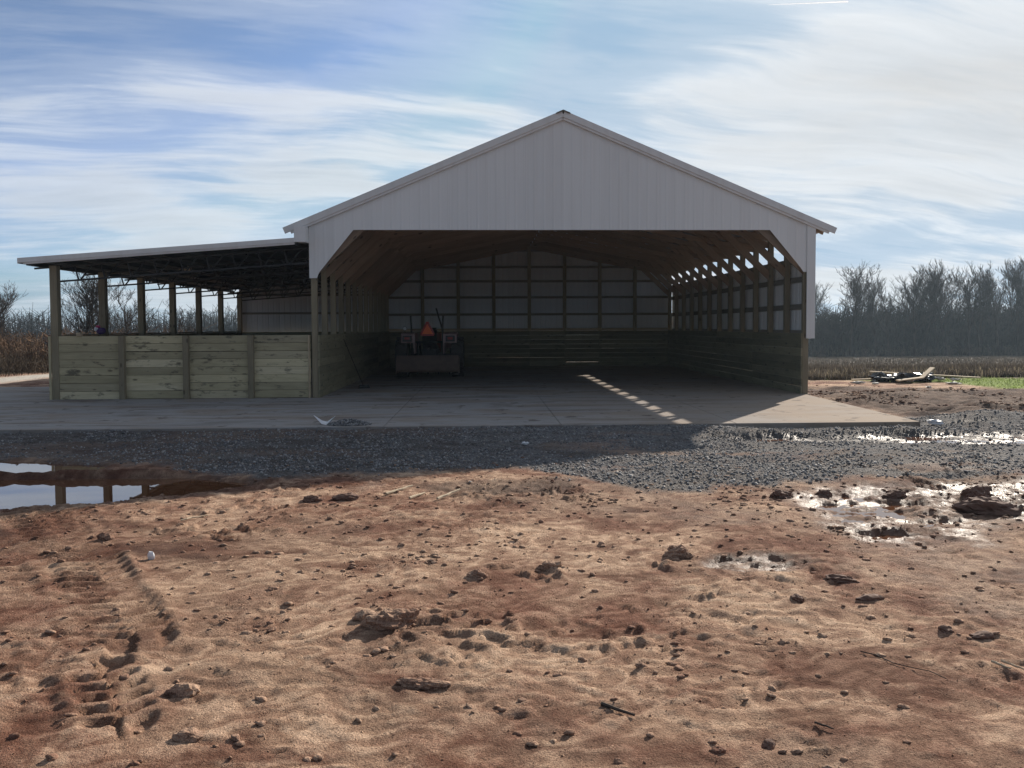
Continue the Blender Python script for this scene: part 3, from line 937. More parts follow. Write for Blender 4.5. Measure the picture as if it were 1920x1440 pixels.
# right wall: girts, sheets, kick boards
for z in (1.50, 2.16, 2.85, 3.345):
    lumber('girt', (6.09, YF + 0.02, z), (6.09, YB - .02, z), 0.14, 0.04, W_GIRT, barn, (0, 0, 1))
for k in range(16):
    y0 = YF + 0.0 + k * 0.875
    sheet('siding_panel', barn, MT_WHITE, rib_profile(y0, y0 + 0.875), lambda x: 1.36, lambda x: 3.41,
          lambda y, o, s: (6.118 + o, y, s))
BH = HK / 8


def kick(p0, p1, parent, pieces, name='plank', mat=None, gap=(0.002, 0.010), bigs=()):
    """eight rows of boards between two plan points, cut into pieces"""
    p0, p1 = Vector((*p0, 0)), Vector((*p1, 0))
    for r in range(8):
        cuts = [0.0] + [min(.97, max(.03, c + random.uniform(-.0, .0))) for c in pieces] + [1.0]
        for c in range(len(cuts) - 1):
            a = p0.lerp(p1, cuts[c])
            b__ = p0.lerp(p1, cuts[c + 1])
            g = random.uniform(*gap)
            if (r, c) in bigs:
                g = 0.022
            z = -0.003 + r * BH + BH / 2
            n = (p1 - p0).cross(Vector((0, 0, 1))).normalized() * random.uniform(-0.004, 0.004)
            e = (b__ - a).normalized() * 0.002
            t0, t1 = random.uniform(-.002, .002), random.uniform(-.002, .002)
            lumber(name, a + n + e + Vector((0, 0, z - g / 2 + t0)), b__ + n - e + Vector((0, 0, z - g / 2 + t1)), BH - g, 0.038, mat or W_INNER, parent, (0, 0, 1))


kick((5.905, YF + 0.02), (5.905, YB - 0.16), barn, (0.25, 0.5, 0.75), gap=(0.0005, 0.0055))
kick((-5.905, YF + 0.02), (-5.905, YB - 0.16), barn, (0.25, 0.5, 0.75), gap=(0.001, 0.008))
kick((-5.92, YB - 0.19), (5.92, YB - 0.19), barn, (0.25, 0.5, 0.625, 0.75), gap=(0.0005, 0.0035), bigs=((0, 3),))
lumber('sill_plank', (-6.0, YB + .02, 0.02), (1.4, YB + .02, 0.02), 0.10, 0.04, W_INNER, barn, (0, 0, 1))
lumber('sill_plank', (3.0, YB + .02, 0.02), (6.0, YB + .02, 0.02), 0.10, 0.04, W_INNER, barn, (0, 0, 1))
# back wall sheets and girts
for z in (1.56, 2.2, 2.92, 3.60, 4.2, 4.9):
    hw = min(6.0, (zr(0) - 0.35 - z) / SL)
    lumber('girt', (-hw, YB + 0.015, z), (hw, YB + 0.015, z), 0.10, 0.04, W_GIRT, barn, (0, 0, 1))
bed = [-6.1] + [-5.486 + .9144 * k for k in range(13)] + [6.1]
for a, b_ in zip(bed[:-1], bed[1:]):
    sheet('siding_panel', barn, MT_BACK, rib_profile(a, b_, (0.0,)), lambda x: 1.40, lambda x: zr(x) - 0.06, lambda x, o, s: (x, YB + 0.042 + o, s))
for x in (-4.5, 0, 4.5):
    lumber('ceiling_tie', (x, YF + .2, 3.86 + (6.05 - abs(x)) * 0.19 + 0.11), (x, YB - .2, 3.86 + (6.05 - abs(x)) * 0.19 + 0.11), 0.09, 0.038, W_SPF, barn, (1, 0, 0))

# ------------------------------------------------------------------ lean-to
shed = thing('lean_to', 'low lean-to with plank front wall on the left side of the barn', 'lean-to', (-9.2, YF, 0))
SX0, SX1 = -12.12, -6.10


def zs(x):
    return 3.33 + (x + 12.72) * (3.80 - 3.33) / 6.4


sposts = [YF + 0.08 + k * (DEP - 0.16) / 6 for k in range(7)]
for k, y in enumerate(sposts):
    lumber('post', (SX0, y, -0.03), (SX0, y, zs(SX0) - 0.19), 0.17, 0.17, W_POST, shed, (1, 0, 0))
# bar trusses
for k, y in enumerate(sposts):
    m = MB()

    def top(x):
        return zs(x) - 0.21

    def bot(x):
        return zs(x) - 0.56
    yq = y + 0.10
    x0, x1 = SX0 - .02, SX1 - .05
    for fn in (top, bot):
        xs0 = x0 - (0.5 if fn is top else 0)
        m.add([(xs0, yq - .025, fn(xs0) - .02), (x1, yq - .025, fn(x1) - .02), (x1, yq + .025, fn(x1) - .02), (xs0, yq + .025, fn(xs0) - .02),
               (xs0, yq - .025, fn(xs0) + .02), (x1, yq - .025, fn(x1) + .02), (x1, yq + .025, fn(x1) + .02), (xs0, yq + .025, fn(xs0) + .02)],
              [(0, 3, 2, 1), (4, 5, 6, 7), (0, 1, 5, 4), (1, 2, 6, 5), (2, 3, 7, 6), (3, 0, 4, 7)])
    nb = 9
    for b in range(nb):
        xa = x0 + 0.25 + (x1 - x0 - .4) * b / nb
        st = (x1 - x0 - .4) / nb
        m.tube((xa + st * .30, yq, top(xa)), (xa + st * .45, yq, bot(xa)), 0.019, n=6)
        m.tube((xa + st * .48, yq, bot(xa)), (xa + st * .98, yq, top(xa + st)), 0.019, n=6)
    link('bar_truss', m.mesh('bar_truss', P_BLACKSTEEL), shed)
for k in range(9):
    x = -12.55 + k * 0.78
    lumber('purlin', (x, YF - 0.28, zs(x) - 0.12), (x, YB + 0.2, zs(x) - 0.12), 0.04, 0.12, P_BLACKSTEEL, shed, (1, 0, 0))
for k in range(16):
    y0 = YF - 0.33 + k * 0.92
    sheet('roof_panel', shed, MT_SHEDROOF, rib_profile(y0, y0 + 0.92), lambda x: -12.70, lambda x: -6.13, lambda y, o, s: (s, y, zs(s) - 0.045 + o * .8))
lumber('fascia', (-12.72, YF - 0.35, zs(-12.72) - 0.055), (-6.36, YF - 0.35, zs(-6.36) - 0.055), 0.115, 0.03, MT_TRIM, shed, (0, 0, 1))
lumber('fascia', (-12.60, YF - 0.325, zs(-12.6) - 0.132), (-6.36, YF - 0.325, zs(-6.36) - 0.132), 0.045, 0.04, MT_TRIM, shed, (0, 0, 1))
lumber('eave_beam', (-12.42, YF - 0.26, zs(-12.42) - 0.16), (-12.42, YB, zs(-12.42) - 0.16), 0.09, 0.10, P_BLACKSTEEL, shed, (0, 0, 1))
lumber('fascia', (-12.735, YF - 0.33, zs(-12.72) - 0.06), (-12.735, YB + .3, zs(-12.72) - 0.06), 0.13, 0.02, MT_TRIM, shed, (0, 0, 1))
link('flashing', MB().box(-6.365, -6.093, YF - 0.36, YF - 0.05, 3.70, 4.07).mesh('flashing', MT_WHITE), shed)
link('light_block', MB().box(-.30, .02, -.05, .05, -.07, .07).mesh('light_block', W_DEBRIS), shed, Matrix.Translation((-10.12, 21.9, 3.34)) @ Matrix.Rotation(R(9), 4, 'Y'))
# front wall
fx = [-12.045, -10.53, -9.03, -7.50, -6.095]
for c in range(4):
    a, b_ = fx[c], fx[c + 1]
    for r in range(8):
        g = random.uniform(0.003, 0.007)
        if r == 5 and c in (1, 2):
            g = 0.018
        z = 0.006 + r * BH + BH / 2 - g / 2
        if c == 0:
            z -= 0.006
        dn = random.uniform(-.004, .004)
        lumber('plank', (a + .008, YF + 0.03 + dn, z + random.uniform(-.003, .003)), (b_ - .008, YF + 0.03 + dn, z + random.uniform(-.003, .003)), BH - g, 0.038, W_TREATED, shed, (0, 0, 1))
for x in fx[1:4]:
    lumber('batten', (x, YF - 0.052, 0.0), (x, YF - 0.052, HK + .004), 0.125, 0.12, W_POST, shed, (1, 0, 0))
lumber('batten', (-6.135, YF - 0.012, 0.0), (-6.135, YF - 0.012, HK + .002), 0.035, 0.045, W_DEBRIS, shed, (1, 0, 0))
lumber('batten', (-12.235, YF - 0.01, -0.02), (-12.235, YF - 0.01, HK), 0.05, 0.04, W_TREATED, shed, (1, 0, 0))
kick((SX0 + .02 - .10, YF + 0.1), (SX0 + .02 - .10, YB - 0.1), shed, (0.165, 0.335, 0.5, 0.667, 0.835), gap=(0.002, 0.008))
lumber('wall_cap', (SX0 - .085, YF + 0.62, HK + 0.02), (SX0 - .085, YB - .1, HK + 0.02), 0.09, 0.035, W_INNER, shed, (1, 0, 0))
kick((SX0 + .05, YB - 0.10), (-6.1, YB - 0.10), shed, (0.25, 0.5, 0.75), gap=(0.002, 0.006))
for k in range(1, 4):
    x = SX0 + 1.5 * k
    lumber('post', (x, YB + .22, 0), (x, YB + .22, zs(x) - .3), 0.14, 0.14, W_POST, shed, (1, 0, 0))
for z in (2.28, 3.05):
    lumber('girt', (SX0, YB + .09, z), (-6.1, YB + .09, z), 0.09, 0.04, W_GIRT, shed, (0, 0, 1))
for k in range(7):
    a = -12.2 + k * 0.871
    sheet('siding_panel', shed, MT_SHEDWALL, rib_profile(a, a + .871), lambda x: 1.42, lambda x: zs(x) - 0.06, lambda x, o, s: (x, YB + 0.115 + o, s))

# ------------------------------------------------------------------ tractor
def build_tractor():
    T = thing('tractor', 'dusty red tractor parked facing away inside the barn', 'tractor', (-3.74, 26.15, 0), R(-1))
    B = WM[T]

    def part(name, mb, mat, parent=T, smooth=False):
        return link(name, mb.mesh(name, mat, smooth), parent, B)

    def wheel(x, y, r, w, rr, name):
        m = MB()
        prof = [(-w * .42, rr), (-w * .5, rr + (r - rr) * .35), (-w * .47, r - .07), (-w * .38, r - .035), (w * .38, r - .035), (w * .47, r - .07), (w * .5, rr + (r - rr) * .35), (w * .42, rr)]
        m.lathe(prof, (x, y, r), 32)
        nl = 22
        for k in range(nl):
            for s in (-1, 1):
                a0 = 2 * math.pi * (k + (0.5 if s > 0 else 0)) / nl
                a1 = a0 + 0.16
                vv = []
                for (xx, a) in ((0, a0), (s * w * .49, a1)):
                    for da in (-.035, .035):
                        for rad in (r - .045, r):
                            vv.append((x + xx, y + rad * math.cos(a + da), r + rad * math.sin(a + da)))
                m.add(vv, [(0, 1, 3, 2), (4, 6, 7, 5), (0, 4, 5, 1), (2, 3, 7, 6), (1, 5, 7, 3), (0, 2, 6, 4)])
        o = part(name, m, P_RUBBER)
        h = MB()
        h.lathe([(-w * .40, rr * 1.0), (-w * .40, rr * .9), (-w * .1, rr * .8), (-w * .08, .10), (-w * .2, .07), (-w * .2, .012), (w * .2, .012), (w * .2, .07), (w * .08, .1), (w * .1, rr * .8), (w * .40, rr * .9), (w * .40, rr)], (x, y, r), 24)
        part('rim', h, P_RIM, o)
        return o
    for s in (-1, 1):
        wheel(s * .93, 0, .68, .40, .36, 'rear_wheel')
        wheel(s * .80, 2.05, .46, .28, .24, 'front_wheel')
    m = MB()
    m.box(-.24, .24, -.45, 1.0, .42, .95).box(-.16, .16, 1.0, 2.4, .55, .85)
    m.tube((-.75, 0, .68), (.75, 0, .68), .11, n=12)
    m.tube((-.68, 2.05, .46), (.68, 2.05, .46), .06, n=10)
    part('chassis', m, P_BLACKSTEEL)
    m = MB()
    m.prism([(.98, .9), (.98, 1.42), (1.2, 1.48), (2.25, 1.36), (2.5, 1.22), (2.5, .8), (1.2, .8)], 0, -.30, .30)
    part('hood', m, P_RED)
    for s in (-1, 1):
        m = MB()
        a, b = (.50, .92) if s > 0 else (-.92, -.50)
        out = [(-.60, 1.16), (-.58, 1.44), (-.35, 1.50), (.35, 1.50), (.66, 1.30), (.74, .95), (.70, .95), (.62, 1.27), (.33, 1.45), (-.33, 1.45), (-.54, 1.40), (-.56, 1.16)]
        m.prism(out, 0, a, b)
        m.box(min(s * .50, s * .47), max(s * .50, s * .47), -.58, .70, .80, 1.46)
        f = part('fender', m, P_FENDER)
        h = MB().box(s * .71 - .15, s * .71 + .15, -.645, -.603, 1.20, 1.40)
        part('light_housing', h, P_BLACKSTEEL, f)
        h = MB().box(s * .71 - .085, s * .71 + .085, -.67, -.646, 1.27, 1.35)
        part('tail_light', h, P_LENS, f)
    m = MB()
    m.prism([(-.25, .95), (.35, .95), (.38, 1.05), (-.12, 1.08), (-.28, 1.66), (-.38, 1.66)], 0, -.24, .24)
    part('seat', m, P_BLACKP)
    m = MB()
    m.lathe([(-.015, .17), (.0, .185), (.015, .17), (.0, .155)], (0, 0, 0), 20, axis=2)
    m.tube((-.16, 0, 0), (.16, 0, 0), .012, n=6).tube((0, 0, 0), (0, .2, -.45), .025, n=8)
    o = part('steering_wheel', m, P_BLACKP)
    o.matrix_basis = Matrix.Translation((0, .75, 1.52)) @ Matrix.Rotation(R(-35), 4, 'X')
    m = MB()
    m.tube((-.58, -.35, .75), (-.60, -.35, 1.62), .032, n=8).tube((-.60, -.35, 1.62), (-.62, -.33, 2.06), .03, n=8)
    m.tube((.46, -.35, .75), (.44, -.35, 1.62), .032, n=8).tube((.44, -.35, 1.62), (.46, -.33, 2.06), .03, n=8)
    m.tube((-.60, -.35, 1.18), (.45, -.35, 1.18), .035, n=8)
    part('roll_bar', m, P_BLACKSTEEL)
    m = MB()
    m.tube((.36, .9, 1.3), (.34, .9, 1.62), .03, n=8).tube((.34, .9, 1.62), (.13, .9, 2.34), .03, n=8)
    part('exhaust_pipe', m, P_BLACKSTEEL)
    m = MB()
    m.tube((-.80, -.45, 1.50), (-.80, -.45, 1.60), .012, n=6).tube((-.80, -.40, 1.64), (-.80, -.50, 1.64), .055, .075, n=14)
    w = part('work_light', m, P_BLACKSTEEL)
    part('lamp_lens', MB().tube((-.80, -.503, 1.64), (-.80, -.515, 1.64), .06, n=14), P_GLASS, w)
    # slow vehicle triangle: red edge, orange heart
    tri = [(-.27, 1.39), (.13, 1.39), (.17, 1.46), (-.03, 1.86), (-.11, 1.86), (-.31, 1.46)]
    o = part('warning_triangle', MB().prism([(x + .02, z) for x, z in tri], 1, -.52, -.51), P_SMVB)
    part('orange_center', MB().prism([(-.235, 1.45), (.135, 1.45), (-.05, 1.79)], 1, -.527, -.5205), P_SMV, o)
    # three-point hitch and box blade
    m = MB()
    for s in (-1, 1):
        m.tube((s * .36, -.25, .48), (s * .42, -1.0, .42), .035, n=8)
        m.tube((s * .40, -.3, 1.15), (s * .40, -.75, .45), .022, n=8)
    m.tube((0, -.4, .98), (0, -1.0, .92), .03, n=8)
    part('hitch_arms', m, P_BLACKSTEEL)
    m = MB()
    m.prism([(-1.10, .22), (-1.16, .30), (-1.17, .50), (-1.10, .72), (-1.07, .72), (-1.135, .50), (-1.125, .31), (-1.07, .22)], 0, -1.0, 1.0)
    m.box(-1.0, 1.0, -1.13, -1.05, .725, .76)
    bl = part('scraper_blade', m, P_BLADE)
    for s in (-1, 1):
        part('side_plate', MB().prism([(-1.22, .18), (-1.22, .45), (-1.05, .73), (-.62, .62), (-.62, .18)], 0, s * 1.0 + (0 if s > 0 else -.02), s * 1.0 + (.02 if s > 0 else 0)), P_BLADE, bl)
    m = MB()
    for x in (-.32, .32):
        m.prism([(-.98, .40), (-.98, .72), (-.92, .98), (-.86, .98), (-.80, .40)], 0, x - .012, x + .012)
    m.box(-.9, .9, -.98, -.90, .55, .63)
    for x in (-.7, -.35, 0, .35, .7):
        m.box(x - .02, x + .02, -.96, -.90, .14, .55)
    part('blade_frame', m, P_BLACKSTEEL, bl)
    # loader ahead
    m = MB()
    for s in (-1, 1):
        m.tube((s * .52, .85, 1.25), (s * .55, 1.9, 1.05), .05, n=8).tube((s * .55, 1.9, 1.05), (s * .58, 2.9, .35), .05, n=8)
    part('loader_arms', m, P_BLACKSTEEL)
    m = MB()
    m.prism([(2.85, .06), (3.45, .06), (3.45, .10), (2.95, .14), (2.92, .58), (2.85, .60)], 0, -.98, .98)
    part('loader_bucket', m, P_BLACKSTEEL)
    return T


build_tractor()

# broom leaning on the left wall
br = thing('push_broom', 'long-handled broom leaning inside the left wall of the barn', 'broom', (-5.25, 21.40, 0))
m = MB().tube((-5.27, 21.42, .05), (-5.86, 21.75, 1.36), .010, n=8)
link('handle', m.mesh('handle', P_DSTICK), br, Matrix.Identity(4))
m = MB().prism([(-.16, .0), (.16, .0), (.13, .09), (-.13, .09)], 1, -.035, .035)
link('broom_head', m.mesh('broom_head', P_BLACKP), br, Matrix.Translation((-5.25, 21.40, .0)) @ Matrix.Rotation(R(25), 4, 'Z'))

# small things on the lean-to wall
o = link('wood_block', MB().box(-.055, .055, -.05, .05, 0, .085).mesh('wood_block', W_DEBRIS), None, Matrix.Translation((-11.55, YF + .03, HK + .0)))
tag(o, 'pale offcut block sitting on top of the plank front wall', 'wood block')
bg = thing('cloth_bundle', 'small purple, pink and white bundle on the lean-to side wall', 'bundle', (-12.16, 20.86, HK + 0.038))


def lump_mesh(name, mat, rx, ry, rz, seed, sub=2, amp=.25, cut=None):
    import bmesh
    bm = bmesh.new()
    bmesh.ops.create_icosphere(bm, subdivisions=sub, radius=1)
    co = np.array([v.co[:] for v in bm.verts])
    th = seed * 3.7
    n = (fbm(co[:, 0] + th, co[:, 1] + co[:, 2] * 1.3 - th, 1.3, 3, seed) + 0.6 * fbm(co[:, 2] - th, co[:, 0] * 1.7 + th, 2.9, 2, seed + 5))
    s = 1 + amp * n * 1.1 + amp * .45 * fbm(co[:, 0] * 1.3 + co[:, 2] + th, co[:, 1] + co[:, 2] * .7, 5.5, 2, seed + 9)
    for v, k in zip(bm.verts, s):
        v.co = Vector((v.co.x * rx * k, v.co.y * ry * k, v.co.z * rz * k))
        if cut is not None and v.co.z < cut:
            v.co.z = cut
    me = bpy.data.meshes.new(name)
    bm.to_mesh(me)
    bm.free()
    me.materials.append(mat)
    return me


B_ = WM[bg]
link('purple_cloth', lump_mesh('purple_cloth', P_PURPLE, .13, .07, .09, 3), bg, B_ @ Matrix.Translation((.06, 0, .07)))
link('white_cloth', lump_mesh('white_cloth', P_WHITE, .055, .05, .06, 5), bg, B_ @ Matrix.Translation((-.06, -.02, .13)))
link('pink_cloth', lump_mesh('pink_cloth', P_PINK, .06, .05, .04, 8), bg, B_ @ Matrix.Translation((-.02, -.01, .185)))

# ------------------------------------------------------------------ gravel, clods, small litter
def octa():
    v = np.array([(1, 0, 0), (-1, 0, 0), (0, 1, 0), (0, -1, 0), (0, 0, 1), (0, 0, -1)], float)
    f = np.array([(0, 2, 4), (2, 1, 4), (1, 3, 4), (3, 0, 4), (2, 0, 5), (1, 2, 5), (3, 1, 5), (0, 3, 5)])
    return v, f


def tetra():
    v = np.array([(1, 1, 1), (-1, -1, 1), (-1, 1, -1), (1, -1, -1)], float) * .75
    return v, np.array([(0, 1, 2), (0, 3, 1), (0, 2, 3), (1, 3, 2)])


def ico(sub):
    import bmesh
    bm = bmesh.new()
    bmesh.ops.create_icosphere(bm, subdivisions=sub, radius=1)
    v = np.array([a.co[:] for a in bm.verts])
    bm.verts.ensure_lookup_table()
    f = np.array([[a.index for a in p.verts] for p in bm.faces])
    bm.free()
    return v, f


def rot_rand(n):
    q = rng.normal(size=(n, 4))
    q /= np.linalg.norm(q, axis=1)[:, None]
    w, x, y, z = q.T
    return np.stack([np.stack([1 - 2 * (y * y + z * z), 2 * (x * y - z * w), 2 * (x * z + y * w)], -1),
                     np.stack([2 * (x * y + z * w), 1 - 2 * (x * x + z * z), 2 * (y * z - x * w)], -1),
                     np.stack([2 * (x * z - y * w), 2 * (y * z + x * w), 1 - 2 * (x * x + y * y)], -1)], 1)


def scatter_lumps(name, pts, r, base, mat, jit=0.3, flat=(1, 1, 1), tint=False, tilt=True):
    bv, bf = base
    n = len(pts)
    v = bv[None] * (1 + jit * rng.uniform(-1, 1, (n, len(bv), 1)))
    v = v * np.array([1.0, 0.8, 0.65])[None, None] * (1 + 0.25 * rng.uniform(-1, 1, (n, 1, 3)))
    v = np.einsum('nij,nkj->nki', rot_rand(n), v) * np.array(flat)[None, None]
    v = v * r[:, None, None] + pts[:, None]
    f = bf[None] + (np.arange(n) * len(bv))[:, None, None]
    at = {'tint': np.repeat(rng.random(n), len(bv))} if tint else None
    return link(name, mesh_np(name, v.reshape(-1, 3), f.reshape(-1, 3), mat, False, at))


# loose stone over the gravel
n = 230000
x = rng.uniform(-10.5, 10.5, n)
y = rng.uniform(8.0, 14.4, n)
z, A = terrain(x, y)
inslab = (y > SLABY - 0.02) & (x < 5.75)
keep = (rng.random(n) < A['gravel'] ** 1.3 * (0.25 + 0.75 * sst(-0.35, 0.2, fbm(x, y, 1.1, 3, 55))) * (1 - 0.6 * A['pool'])) & ~inslab & (z > -0.18)
x, y, z = x[keep][:48000], y[keep][:48000], z[keep][:48000]
r = 0.006 + 0.024 * rng.random(len(x)) ** 4
tag(scatter_lumps('loose_gravel', np.stack([x, y, z + r * 0.25], 1), r, octa(), MAT_STONE, 0.3, (1, 1, .8), True),
    'crushed grey stone spread in front of the pad', None, None, 'stuff')
# soil crumbs and clods
n = 260000
x = rng.uniform(-7.2, 5.5, n)
y = 2.6 + 8.2 * rng.random(n) ** 1.3
cl = fbm(x, y, 0.9, 4, 131)
cl2 = fbm(x, y, 3.0, 3, 133)
z, A = terrain(x, y)
pr = (0.45 + 0.55 * sst(3.6, 5.2, y)) * np.clip(0.16 + 0.9 * sst(0.05, 0.5, cl) * sst(-0.1, 0.4, cl2) + 0.25 * A['mud'], 0, 1) * (1 - 0.8 * A['gravel']) * (z > -0.165)
keep = rng.random(n) < pr * 0.62
x, y, z = x[keep], y[keep], z[keep]
r = 0.0035 + 0.024 * rng.random(len(x)) ** (19 - 9 * sst(5.0, 6.5, y))
print('crumbs', len(x))
small = r < 0.013
tag(scatter_lumps('soil_crumbs', np.stack([x, y, z + r * .2], 1)[small], r[small], tetra(), MAT_CLOD, 0.3, (1, 1, .8)),
    'fine crumbs of reddish soil strewn over the yard', None, None, 'stuff')
tag(scatter_lumps('soil_clods', np.stack([x, y, z + r * .15], 1)[~small], r[~small], ico(2), MAT_CLOD, 0.30, (1.3, 1, .6)),
    'scattered small clods of reddish soil in the yard', None, None, 'stuff')
# mud right of the pad
n = 9000
x = rng.uniform(6.0, 14, n)
y = rng.uniform(13.8, 22.5, n)
z, A = terrain(x, y)
keep = rng.random(n) < A['mud'] * 0.9 * sst(0.0, 0.5, fbm(x, y, .8, 3, 141))
x, y, z = x[keep], y[keep], z[keep]
r = 0.012 + 0.05 * rng.random(len(x)) ** 3
tag(scatter_lumps('mud_lumps', np.stack([x, y, z + r * .2], 1), r, ico(1), MAT_CLOD, 0.25, (1.3, 1, .6)),
    'lumps of churned dark mud beside the pad', None, None, 'stuff')
MAT_DARKCLOD = plain('wet_mud_clod', (0.15, 0.085, 0.06), 0.9, var=0.4, sc=30)
# the big single clods
CL = [(-2.50, 4.66, .17, .10, .085, 'largest knobbly clod of clay in the middle foreground', 0),
      (-2.68, 4.78, .07, .06, .05, 'small dark clod touching the left of the largest clod', 0),
      (-0.40, 5.96, .11, .07, .07, 'dark clod at the left end of the wet rut', 0),
      (-1.42, 5.75, .10, .06, .05, 'dark flat clod in the middle of the yard', 0),
      (-1.98, 5.55, .08, .05, .045, 'lower clod left of the flat middle clod', 0),
      (-3.43, 3.82, .075, .055, .05, 'dark clod at the head of the short tyre print, lower left', 0),
      (-3.25, 3.40, .07, .05, .035, 'flat dark clod near the lower left edge', 0),
      (-2.25, 3.86, .13, .05, .035, 'long low clod below the largest clod', 0),
      (-0.70, 3.24, .035, .03, .032, 'round dark clod alone near the bottom right', 1),
      (-0.93, 3.20, .035, .03, .02, 'paler little clod left of the round bottom clod', 0),
      (0.13, 4.94, .04, .035, .03, 'dark clod heading the row of clods on the right', 1),
      (0.62, 4.93, .09, .045, .035, 'long dark clod in the right-hand clod cluster', 1),
      (0.58, 5.28, .12, .05, .04, 'ragged dark clod above the right-hand cluster', 1),
      (0.79, 4.38, .05, .035, .03, 'small dark clod low in the right-hand mud', 1),
      (0.95, 4.30, .07, .04, .03, 'flat dark clod rightmost in the right-hand mud', 1),
      (3.05, 7.35, .30, .17, .13, 'big dark mud heap at the right by the glinting water', 1),
      (3.25, 7.85, .16, .12, .12, 'upright dark mud lump behind the big mud heap', 1),
      (3.55, 7.10, .26, .12, .10, 'dark mud heap at the right edge of the yard', 1),
      (2.45, 8.0, .15, .08, .07, 'dark lump standing in the glinting water', 1),
      (1.25, 8.05, .12, .09, .08, 'dark lump on the left shore of the glinting mud', 1),
      (1.75, 8.15, .09, .06, .06, 'small dark lump in the middle of the glinting mud', 1),
      (-3.40, 8.18, .14, .07, .055, 'dark cracked clod behind the tyre prints', 1),
      (-3.75, 8.1, .10, .05, .05, 'flat dark clod left of the cracked clod', 1),
      (-5.2, 6.7, .07, .05, .04, 'dark clod beside the long tyre print', 0)]
for i, (x, y, rx, ry, rz, lb, dk) in enumerate(CL):
    o = link('mud_clod', lump_mesh('mud_clod', MAT_DARKCLOD if dk else MAT_CLOD, rx, ry, rz, 20 + i, 4 if rx > .09 else 3, .30),
             None, Matrix.Translation((x, y, gz_at(x, y) + rz * .08)) @ Matrix.Rotation(random.uniform(-.4, .4), 4, 'Z'))
    tag(o, lb, 'clod', 'big clods in the yard')

# torn bag and stone pile on the apron edge
bagm = MB()
pts = [(-.16, 0, .13), (-.03, -.08, .015), (.05, -.10, .0), (.20, -.02, .15), (.08, .10, .02), (-.06, .12, .05), (-.20, .05, .16), (0, .02, .012)]
bagm.add(pts + [(a, b, c - .004) for a, b, c in pts], [(0, 1, 7), (1, 2, 7), (2, 3, 7), (3, 4, 7), (4, 5, 7), (5, 6, 7), (6, 0, 7)] + [(9, 8, 15), (10, 9, 15), (11, 10, 15), (12, 11, 15), (13, 12, 15), (14, 13, 15), (8, 14, 15)])
o = link('torn_bag', bagm.mesh('torn_bag', P_WHITE), None, Matrix.Translation((-4.72, 13.50, .005)))
tag(o, 'torn white plastic bag lying at the front edge of the pad', 'bag')
n = 900
a = rng.uniform(0, 2 * math.pi, n)
q = np.sqrt(rng.random(n))
px_, py_ = -4.28 + .38 * q * np.cos(a), 13.45 + .22 * q * np.sin(a)
hz = .11 * (1 - q) ** .8
r = .012 + .014 * rng.random(n)
o = scatter_lumps('gravel_pile', np.stack([px_, py_, hz * rng.random(n) ** .4 + .008], 1), r, octa(), MAT_STONE, .3, (1, 1, .8), True)
tag(o, 'small heap of dark gravel beside the torn bag', 'gravel pile')


def stick(p0, p1, r, label, mat, name='stick', bend=.01):
    p0, p1 = Vector(p0), Vector(p1)
    m = MB()
    k = 5
    prev = p0
    for i in range(1, k + 1):
        p = p0.lerp(p1, i / k) + Vector((random.uniform(-1, 1), random.uniform(-1, 1), random.uniform(0, .6))) * bend
        m.tube(prev, p, r * (1 - .08 * i), r * (1 - .08 * (i + 1)), n=6, cap=(i in (1, k)))
        prev = p
    return tag(link(name, m.mesh(name, mat)), label, 'stick')


def gp3(x, y, d=0.01):
    return (x, y, gz_at(x, y) + d)


stick(gp3(-4.77, 7.25), gp3(-4.60, 7.46), .009, 'pale straight stick lying beyond the tyre prints', P_STALK)
stick(gp3(-1.37, 3.61, .012), gp3(-1.23, 3.50, .010), .011, 'dark stick lying in the bottom middle of the yard', P_DSTICK, bend=.003)
stick(gp3(-.43, 3.385), gp3(-.36, 3.34), .006, 'short dark twig near the bottom right', P_DSTICK, bend=.003)
stick(gp3(.765, 3.93, .012), gp3(.80, 3.83, .012), .008, 'pale split stick at the lower right edge, nearer of two', P_STALK, bend=.003)
stick(gp3(.83, 3.95, .012), gp3(.90, 3.86, .012), .008, 'pale split stick at the lower right edge, farther of two', P_STALK, bend=.003)
stick(gp3(.15, 4.12), gp3(.42, 3.75), .004, 'thin dark root crossing sand on the lower right', P_DSTICK, bend=.02)
for (a, b, lb) in (((-3.0, 8.35), (-2.75, 8.75), 'pale cornstalk in the wheel rut, left of three'), ((-2.72, 8.1), (-2.58, 8.36), 'pale cornstalk in the wheel rut, middle of three'), ((-2.42, 8.0), (-2.2, 8.36), 'pale cornstalk in the wheel rut, right of three')):
    stick(gp3(*a, .02), gp3(*b, .02), .016, lb, P_STALK, 'stalk', .006)
o = link('white_chip', lump_mesh('white_chip', P_WHITE, .03, .012, .038, 61, 2, .3), None, Matrix.Translation(gp3(-4.57, 6.13, .025)))
tag(o, 'bright white chip standing in the dirt beside the tyre prints', 'chip')
o = link('plastic_scrap', lump_mesh('plastic_scrap', P_WHITE, .05, .03, .022, 63, 3, .7), None, Matrix.Translation(gp3(-1.31, 11.55, .03)))
tag(o, 'crumpled pale plastic scrap on the sunlit gravel edge', 'scrap')
o = link('plastic_scrap', lump_mesh('plastic_scrap', P_WHITE, .13, .06, .045, 65, 3, .7), None, Matrix.Translation(gp3(6.1, 13.35, .05)))
tag(o, 'bright white plastic scrap at the right front corner of the pad', 'scrap')

# lumber and rubbish by the field
def debris_board(x0, y0, z0, x1, y1, z1, w, lb):
    o = lumber('board', (x0, y0, z0), (x1, y1, z1), w, .04, W_DEBRIS, None, (-(y1 - y0), x1 - x0, 0.12))
    tag(o, lb, 'board', 'scrap boards by the field')


